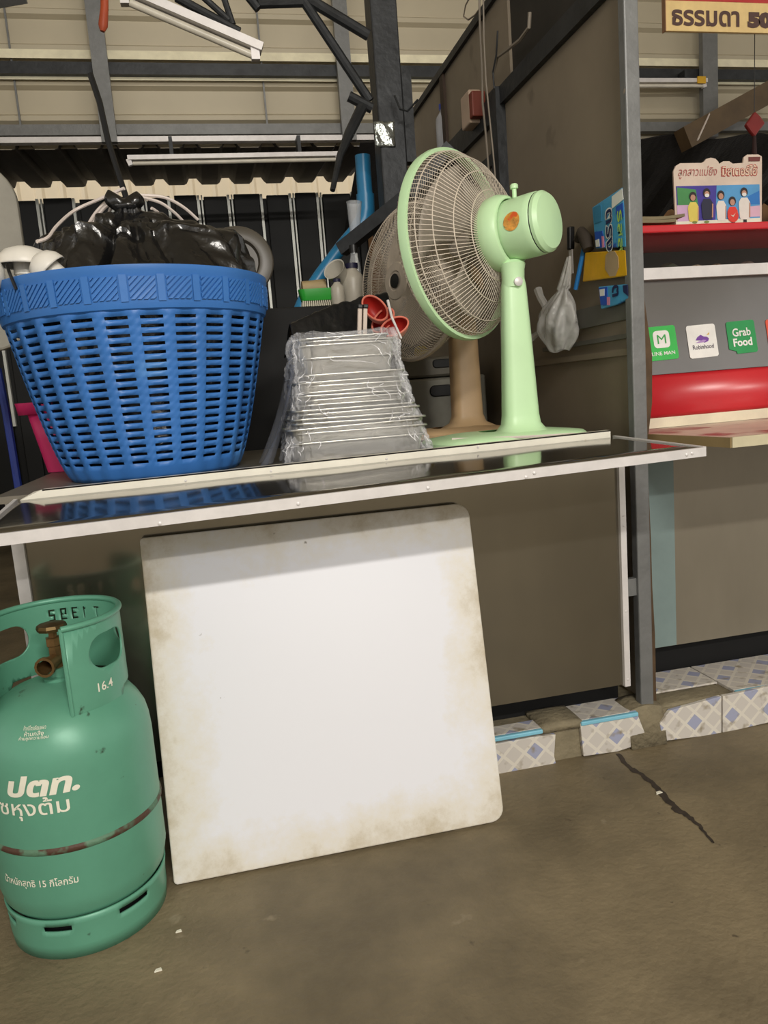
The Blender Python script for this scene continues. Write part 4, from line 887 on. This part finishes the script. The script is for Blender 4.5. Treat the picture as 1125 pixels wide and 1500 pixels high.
a_, b__ = atx(843, 424, 1.09), atx(856, 360, 1.1)
tag(MB().tube([a_, b__], .0065, 8).build('blue_stick', matc('straw_blue', 36, 120, 190)), 'thin blue stick standing behind the carrier bag', 'stick')
a_, b__ = atx(836, 366, 1.1), atx(836, 332, 1.1)
kn = thing('kitchen_knife', 'black handled knife hanging on the partition above the carrier bag', 'knife', a_)
MB().bar(a_ + V(0, 0, -.0), b__, .02, .018, (1, 0, 0)).build('handle', black_m, kn, bevel=.004)
MB().bar(a_ + V(0, 0, -.07), a_, .003, .022, (0, 1, 0)).build('blade', alu, kn)
tag(MB().tube([atx(862, 366, 1.1), atx(858, 350, 1.1), atx(852, 340, 1.1), atx(846, 352, 1.1)], [.016, .02, .016, .012], 10).build('dark_cloth', mat('dark_cloth', (58, 50, 42), .8), smooth=True), 'bunched dark cloth hanging beside the blue packet', 'cloth')

# ================================================================== tube light fixtures
def fixture(a_, b__, y, label, up, y2=None, hold=None):
    A, B = at(*a_, y), at(*b__, y2 or y); t = thing('tube_light', label, 'lamp', A); d = (B - A).normalized(); up = V(up)
    MB().bar(A, B, .05, .028, up).build('batten', alu, t)
    off = up.normalized() * -.033
    tu = mat('tube_white', (214, 208, 192), .3); MB().tube([A + off + d * .03, B + off - d * .03], .013, 10).build('tube', tu, t, True)
    if hold:
        for f_ in (.2, .8): q = A + (B - A) * f_; MB().box(q.x - .012, q.x + .012, y - .01, hold[0], q.z, hold[1]).build('bracket', dark_steel, t)
    for q in (A + d * .015, B - d * .015): MB().bar(q + off * .2 - d * .012, q + off * 1.4 + d * .001, .03, .03, (0, 1, 0)).build('lamp_holder', alu, t)
    return t
fixture((180, -16), (384, 72), 3.0, 'unlit tube light on the sloping truss above the basket', (.3, 0, 1))
fixture((187, 232), (499, 226), 5.62, 'unlit long tube light under the dark lean-to roof', (0, 0, 1), None, (5.705, at(250, 206, 5.7).z))
ft = fixture((880, 119), (1034, 119), 5.66, 'tube light with yellow end under the upper purlin of the next stall', (0, 0, 1), None, (5.745, at(1000, 106, 5.7).z))
p = at(1029, 119, 5.64); MB().box(p.x - .05, p.x + .02, 5.625, 5.635, p.z - .02, p.z + .03).build('end_sleeve', matc('yellow_tag', 220, 170, 30), ft)

# ================================================================== the next stall
# price sign
sa, sb = at(975, 45, 3.2), at(1130, 49, 3.2)
sg = thing('price_sign', 'cream hanging price sign with brown Thai lettering and red top', 'sign', V(sa.x + .4, 3.2, sa.z))
MB().box(sa.x, sa.x + .9, 3.2, 3.215, sa.z, sa.z + .30).build('board', matc('sign_cream', 246, 214, 150, .4), sg, bevel=.002)
MB().box(sa.x, sa.x + .9, 3.1975, 3.2, at(1000, 1, 3.2).z, sa.z + .30).build('red_header', matc('sign_red', 196, 62, 62, .4), sg)
MB().box(sa.x - .004, sa.x, 3.195, 3.22, sa.z - .003, sa.z + .303).build('edge', matc('sign_edge', 150, 110, 80), sg)
brown_t = matc('sign_brown', 92, 68, 62)
q0, q1, q2, q3 = at(986, 36, 3.19), at(1085, 15, 3.19), at(1097, 37, 3.19), at(1130, 15, 3.19)
lettering('lettering', 'ธรรมดา', brown_t, sg, planefn(V((q0.x + q1.x) / 2, 3.198, (q0.z + q1.z) / 2), (1, 0, 0), (0, 0, 1)), w_=q1.x - q0.x, h_=(q1.z - q0.z), bold=.003)
lettering('lettering', '50', brown_t, sg, planefn(V(q2.x + .062, 3.198, (q0.z + q1.z) / 2 - .002), (1, 0, 0), (0, 0, 1)), w_=.124, h_=(q1.z - q0.z) * 1.02, bold=.008)
# counter of the next stall
rp = thing('stall_counter', 'grey panelled counter of the next stall with white top painted with a red reflection', 'counter', (1.8, 2.2, .2))
zl_, xl_ = at(955, 948, 2.08).z, 1.165
MB().box(xl_, 2.7, 2.08, 2.092, zl_ - .005, .83).build('front_panel', mat('panel_grey', (150, 142, 126), .35, .45, .1, 3, .03, 6, stretch=(1, 1, .4)), rp)
MB().box(xl_, at(988, 800, 2.078).x, 2.076, 2.08, zl_ - .003, .83).build('blue_strip', mat('panel_bluegrey', (128, 146, 144), .5, .1, .1, 5), rp)
c0_, c1_ = at(1070, 640, 1.72), at(1070, 655, 1.72)
ztp = atz(1070, 640, .85); TX = at(1070, 645, 1.62).x; TZ = at(1070, 641, 1.62).z
tt = MB().prism([V(TX, 1.62, TZ - .022), V(2.7, 1.62, TZ - .022), V(2.7, 2.6, TZ - .022), V(1.16, 2.6, TZ - .022), V(1.16, 1.99, TZ - .022)], (0, 0, .022)).build('top', mat('red_reflect_white', (214, 196, 180), .35, 0, .15, 8, spots=[((150, 60, 66), 3.2, .56)]), rp)  # dark red patches paint a red reflection into the white top
MB().box(TX, 2.7, 1.612, 1.62, TZ - .024, TZ + .001).build('front_edge', mat('edge_cream', (206, 196, 164), .5), rp)
MB().bar(V(TX, 1.616, TZ - .012), V(1.155, 1.99, TZ - .012), .008, .024).build('side_edge', mat('edge_ply', (150, 128, 88), .6), rp)
MB().box(1.17, 2.6, 2.125, 2.14, .0, .8).build('shade_board', MATS['void_shade'], rp)  # black board added for the shade under this counter
# display cabinet
YC = 2.10; zz_ = lambda px, py: at(px, py, YC).z
dc = thing('display_cabinet', 'red and steel glass display cabinet on the counter of the next stall', 'cabinet', (1.8, 2.4, TZ))
x0c, x1c = 1.17, 2.6; zw0, zw1, zr1, zg1, zb1, zu1, zt1 = TZ + .001, zz_(960, 612), zz_(960, 549), zz_(960, 404), zz_(960, 390), zz_(960, 331), zz_(960, 319)
MB().box(x0c, x1c, YC - .012, YC + .5, zw0, zw1).build('white_plinth', matc('plinth_white', 232, 222, 196), dc)
mb = MB().grid(lambda u, v: V(x0c + (x1c - x0c) * u, YC - .01 + .016 * v - .018 * math.sin(math.pi * v), zw1 + (zr1 - zw1) * v), 2, 10); mb.build('red_band', redband, dc, True, solid=.004, angle=180)
MB().hexa([V(x0c, YC, zr1), V(x1c, YC, zr1), V(x1c, YC + .01, zr1), V(x0c, YC + .01, zr1)], [V(x0c, YC + .05, zg1), V(x1c, YC + .05, zg1), V(x1c, YC + .06, zg1), V(x0c, YC + .06, zg1)]).build('steel_panel', glass_dark, dc)
MB().box(x0c, x1c, YC + .03, YC + .06, zg1 - .006, zb1).build('alu_rail', alu, dc)
MB().hexa([V(x0c, YC + .055, zb1), V(x1c, YC + .055, zb1), V(x1c, YC + .06, zb1), V(x0c, YC + .06, zb1)], [V(x0c, YC + .12, zu1), V(x1c, YC + .12, zu1), V(x1c, YC + .125, zu1), V(x0c, YC + .125, zu1)]).build('glass', mat('pane', (90, 92, 90), .06, 0, .05, 3, alpha=.06), dc)
MB().box(x0c, x1c, YC + .10, YC + .52, zu1, zt1).build('red_top', redband, dc, bevel=.004)
MB().box(x0c, x1c, YC + .46, YC + .5, zr1, zu1).build('back_wall', mat('cab_back', (48, 42, 36), .5, 0, .3, 5), dc)
MB().box(x0c, x1c, YC + .07, YC + .46, zb1 - .03, zb1 - .02).build('shelf', alu, dc)
MB().box(x0c, x0c + .01, YC + .06, YC + .5, zr1, zu1).build('side_wall', mat('cab_side', (70, 40, 36), .5), dc)
for k_, (px, py, r, col, lb) in enumerate(((1020, 372, .03, (196, 184, 150), 'pale bun on the cabinet shelf'), (980, 384, .035, (70, 76, 60), 'dark green bundle on the cabinet shelf'), (1050, 380, .03, (150, 130, 100), 'tan wrapped roll on the cabinet shelf'), (1095, 382, .032, (120, 110, 100), 'grey wrapped bundle on the cabinet shelf'))):
    p = at(px, py, YC + .3); zsf = zb1 - .02
    tag(MB().grid(lambda u, v: V(p.x + r * 1.3 * math.sin(math.pi * v) * math.cos(2 * math.pi * u), YC + .3 + r * math.sin(math.pi * v) * math.sin(2 * math.pi * u), zsf + r + r * math.cos(math.pi * v) * (1 + .1 * math.sin(3 * 2 * math.pi * u))), 20, 12, True).build('food_parcel', matc('food%d' % k_, *col), smooth=True, angle=180), lb, 'food')
# delivery stickers
dn_ = V(0, .05, zg1 - zr1).normalized(); nrm_ = V(0, -dn_.z, dn_.y)
def sticker(label, cxp, cyp, m, wpx=51, hpx=53, rot=.03, peel=False):
    y_ = YC; c_ = at(cxp, cyp, YC + .02); c_.y = YC + .05 * (c_.z - zr1) / (zg1 - zr1); s_ = 2.2 / FPX * .985
    c_ = c_ + nrm_ * .001; ux = (V(1, 0, 0) * math.cos(rot) + dn_ * math.sin(rot)); uy = (dn_ * math.cos(rot) - V(1, 0, 0) * math.sin(rot))
    t = thing('delivery_sticker', label, 'sticker', c_); w_, h_ = wpx * s_, hpx * s_
    pl = rrect(w_, h_, .008, 4)
    if peel: pl = [p for p in pl if not (p[0] < -w_ * .3 and p[1] < -h_ * .3)]; i = [k_ for k_, p in enumerate(pl) if p[0] < 0 and p[1] > 0][-1]; pl[i + 1:i + 1] = [(-w_ / 2, -h_ * .34), (-w_ * .26, -h_ * .42), (-w_ * .24, -h_ / 2)]
    def P(x, y, d=0): return c_ + ux * x + uy * y + nrm_ * d
    MB().prism([P(x, y) for x, y in pl], nrm_ * .0012).build('backing', m, t)
    return t, P, s_
gr1 = matc('lm_green', 62, 184, 84, .35); wht = matc('sticker_white', 236, 234, 230, .35)
t, P, s_ = sticker('green app sticker with white M square and LINE MAN lettering', 968, 503, gr1, 52)
def pw(t, name, P, pts_, m, d=.0018): MB().add([P(x, y, d) for x, y in pts_], [tuple(range(len(pts_)))]).build(name, m, t)
pw(t, 'badge', P, [(x, y + 6 * s_) for x, y in rrect(28 * s_, 27 * s_, .012, 5)], wht)
lettering('lettering', 'M', matc('lm_dark', 50, 160, 74), t, lambda x, y: P(x, y + 6 * s_, .0024), w_=15 * s_, h_=14 * s_)
lettering('lettering', 'LINE MAN', wht, t, lambda x, y: P(x, y - 16 * s_, .002), w_=40 * s_, h_=5.5 * s_, bold=.001)
t, P, s_ = sticker('white app sticker with purple hat emblem and Robinhood lettering', 1027, 500, wht, 51, 52)
pur = matc('rh_purple', 120, 70, 160); 
pw(t, 'emblem', P, [(x * s_, y * s_) for x, y in ((-12, 2), (-8, 7), (-2, 10), (3, 7), (9, 6), (12, 3), (10, -1), (3, -3), (-2, 1))], pur)
pw(t, 'emblem', P, [(x * s_, y * s_) for x, y in ((-13, -2), (-6, 0), (1, 2), (7, 1), (3, -2), (-6, -2.5))], matc('rh_lilac', 176, 140, 196), .0021)
pw(t, 'emblem', P, [(x * s_, y * s_) for x, y in ((8, 9), (14, 13), (13, 9))], matc('rh_gold', 216, 180, 90))
lettering('lettering', 'Robinhood', matc('rh_dark', 60, 50, 70), t, lambda x, y: P(x, y - 9 * s_, .002), w_=37 * s_, h_=7 * s_, bold=.001)
t, P, s_ = sticker('green app sticker with Grab Food lettering and a torn corner', 1085, 494, matc('gf_green', 46, 150, 84, .35), 51, 52, .03, True)
lettering('lettering', 'Grab', wht, t, lambda x, y: P(x, y + 8 * s_, .002), w_=33 * s_, h_=13 * s_, bold=.002)
lettering('lettering', 'Food', wht, t, lambda x, y: P(x, y - 8 * s_, .002), w_=34 * s_, h_=13 * s_, bold=.003)
sticker('orange red app sticker next to the green Grab Food one', 1143, 490, matc('sf_orange', 228, 92, 66, .35), 52, 52)
# poster cut-out on the cabinet top
YPo = YC + .22
o0, ox, oz = at(990, 318, YPo), None, None
p00, p10, p01 = at(990, 317, YPo), at(1117, 312, YPo), at(993, 222, YPo); zt1_ = zt1
wpo = p10.x - p00.x; hpo = p01.z - p00.z
def PP(x, y, d=0): return V(p00.x + x * wpo, YPo - d + .01 * y, zt1_ + y * hpo)    # x 0..1, y 0..1 is the picture, title cut-outs above
po = thing('poster_stand', 'cut-out cardboard poster with Thai titles and five people on the cabinet top', 'poster', (p00.x + wpo / 2, YPo, zt1_))
ol = [(0, 0), (.99, 0), (1.02, 1.1), (1.02, 1.17), (.98, 1.2), (.85, 1.2), (.81, 1.16), (.80, 1.07), (.68, 1.06), (.64, 1.1), (.57, 1.1), (.52, 1.06)]
ol += [(.43 + .09 * math.cos(math.radians(a_)), 1.06 + .1 * math.sin(math.radians(a_))) for a_ in (20, 55, 90, 125, 160)] + [(.32, 1.08), (.08, 1.08), (.03, 1.04), (.0, .95)]
cream_p = matc('poster_cream', 214, 196, 180, .45)
MB().prism([PP(x, y) for x, y in ol], (0, .006, 0)).build('card', cream_p, po)
def pq(name, pts_, m, d=.0012): MB().add([PP(x, y, d) for x, y in pts_], [tuple(range(len(pts_)))]).build(name, m, po)
def el(cx_, cy_, rx, ry, n=16): return [(cx_ + rx * math.cos(2 * math.pi * i / n), cy_ + ry * math.sin(2 * math.pi * i / n)) for i in range(n)]
pc = lambda n_, *c_: matc('poster_' + n_, *c_, .45)
pq('print', [(.02, .12), (.45, .12), (.48, .72), (.02, .72)], pc('violet', 66, 56, 150)); pq('print', [(.02, .12), (.2, .12), (.2, .42), (.02, .42)], pc('lilac', 206, 172, 206), .0016); pq('print', [(.03, .42), (.26, .42), (.24, .66), (.03, .70)], pc('leaf', 70, 140, 80), .0016)
pq('print', [(.45, .12), (.97, .12), (.98, .72), (.48, .72)], pc('sky', 84, 154, 206)); pq('print', [(.80, .2), (.97, .2), (.975, .38), (.80, .36)], pc('rose', 216, 176, 196), .0016); pq('print', [(.86, .4), (.975, .4), (.975, .62), (.82, .52)], pc('azure', 44, 120, 196), .0016)
pq('print', [(.0, .0), (.98, .0), (.97, .18), (.0, .16)], pc('table', 226, 226, 206), .002)
for i in range(7): pq('print', el(.12 + i * .045, .07 + .035 * (i % 3), .03, .022, 8), pc('dish%d' % (i % 3), *((190, 90, 66), (226, 200, 180), (120, 140, 70))[i % 3]), .0028 + .0002 * i)
def pers(x, by, hd, body, hair, skin, wd, leg=None, mask=False):
    k_ = .0032
    if leg: pq('print', [(x - .02, by - .12), (x + .02, by - .12), (x + .02, by), (x - .02, by)], leg, k_ + .0003)
    pq('print', [(x - wd * .8, by), (x + wd * .8, by), (x + wd, hd - .16), (x + wd * .55, hd - .09), (x - wd * .55, hd - .09), (x - wd, hd - .16)], body, k_)
    pq('print', el(x, hd, .042, .075), hair, k_ + .0002); pq('print', el(x, hd - .02, .028, .05), skin, k_ + .0005)
    if mask: pq('print', el(x, hd - .04, .026, .03), pc('mask', 220, 222, 220), k_ + .0008)
    for s_ in (-1, 1): pq('print', [(x + s_ * wd * .85, hd - .17), (x + s_ * wd * 1.05, hd - .18), (x + s_ * wd * .95, by + .03), (x + s_ * wd * .7, by + .03)], skin if s_ > 0 else body, k_ + .0006)
hair_, skin_ = pc('hair', 40, 32, 34), pc('skin', 186, 140, 118)
pers(.2, .15, .55, pc('yellow', 222, 206, 96), hair_, skin_, .06); pers(.36, .18, .60, pc('navy', 36, 38, 62), hair_, skin_, .065, None, True); pers(.52, .15, .56, pc('white', 226, 222, 214), hair_, skin_, .055)
pers(.65, .16, .46, pc('red', 218, 60, 46), hair_, skin_, .06, hair_); pers(.79, .16, .6, pc('white', 226, 222, 214), hair_, skin_, .065, hair_, True)
pq('print', el(.65, .22, .065, .10), pc('red', 218, 60, 46), .0045); pq('print', [(.62, .24), (.65, .2), (.68, .27), (.65, .23)], cream_p, .005)
wf_ = lambda cx_, cy_: (lambda x, y: PP(cx_, cy_, .002) + V(x, 0, y))
lettering('lettering', 'ลูกสาวแม่ยิง', matc('title_mauve', 168, 96, 90), po, wf_(.27, .93), w_=wpo * .44, h_=hpo * .2, shear=.2)
lettering('lettering', 'มิสเตอร์ไฮ้', matc('title_red', 176, 50, 44), po, wf_(.75, .95), w_=wpo * .42, h_=hpo * .19, bold=.004)
lettering('lettering', 'มิสเตอร์ไฮ้', matc('title_pale', 232, 206, 180), po, lambda x, y: PP(.75, .95, .003) + V(x, 0, y), w_=wpo * .40, h_=hpo * .165, bold=.0008)
pq('print', [(.86, 1.09), (.99, 1.09), (1.0, 1.16), (.86, 1.16)], matc('title_brown', 110, 54, 50), .0016)
# flat parcels beside the poster
ca = at(948, 300, YC + .17)
for k_, (w_, z_, dx, lb) in enumerate(((.26, .0, .0, 'flat folded cardboard sheet lying on the cabinet before the poster'), (.24, .012, .05, 'upper folded cardboard sheet stacked before the poster'))):
    tag(MB().grid(lambda u, v: V(1.19 + dx + u * w_, YC + .12 + v * .09, zt1 + .008 + z_ + .012 * u + .004 * math.sin(u * 5 + k_)), 12, 3).build('cardboard_sheet', mat('olive_card', (122, 112, 84), .7, 0, .2, 8), solid=.009), lb, 'cardboard')
# red knot ornament
lc = at(1107, 182, 3.4)
ln = thing('knot_ornament', 'red lucky knot ornament with tassel hanging over the poster', 'ornament', lc)
MB().prism([lc + V(x, 0, y) for x, y in ((-.05, .0), (-.02, .035), (0, .06), (.03, .035), (.055, .005), (.02, -.03), (0, -.055), (-.025, -.03))], (0, .025, 0)).build('knot', mat('ornament_red', (130, 36, 34), .6), ln, bevel=.008)
MB().tube([lc + V(0, .01, -.05), lc + V(0, .01, -.17)], [.008, .014], 8).build('tassel', mat('tassel_dark', (46, 24, 22), .8), ln)
MB().tube([lc + V(0, .01, .05), V(lc.x + .02, lc.y + .01, 4.352)], .002, 5).build('string', black_m, ln)
tag(MB().tube([at(1040, 165, 5.46), at(1022, 205, 5.1)], .006, 6).build('wire', cord_white), 'pale cord hanging from the post above the poster', 'wire')
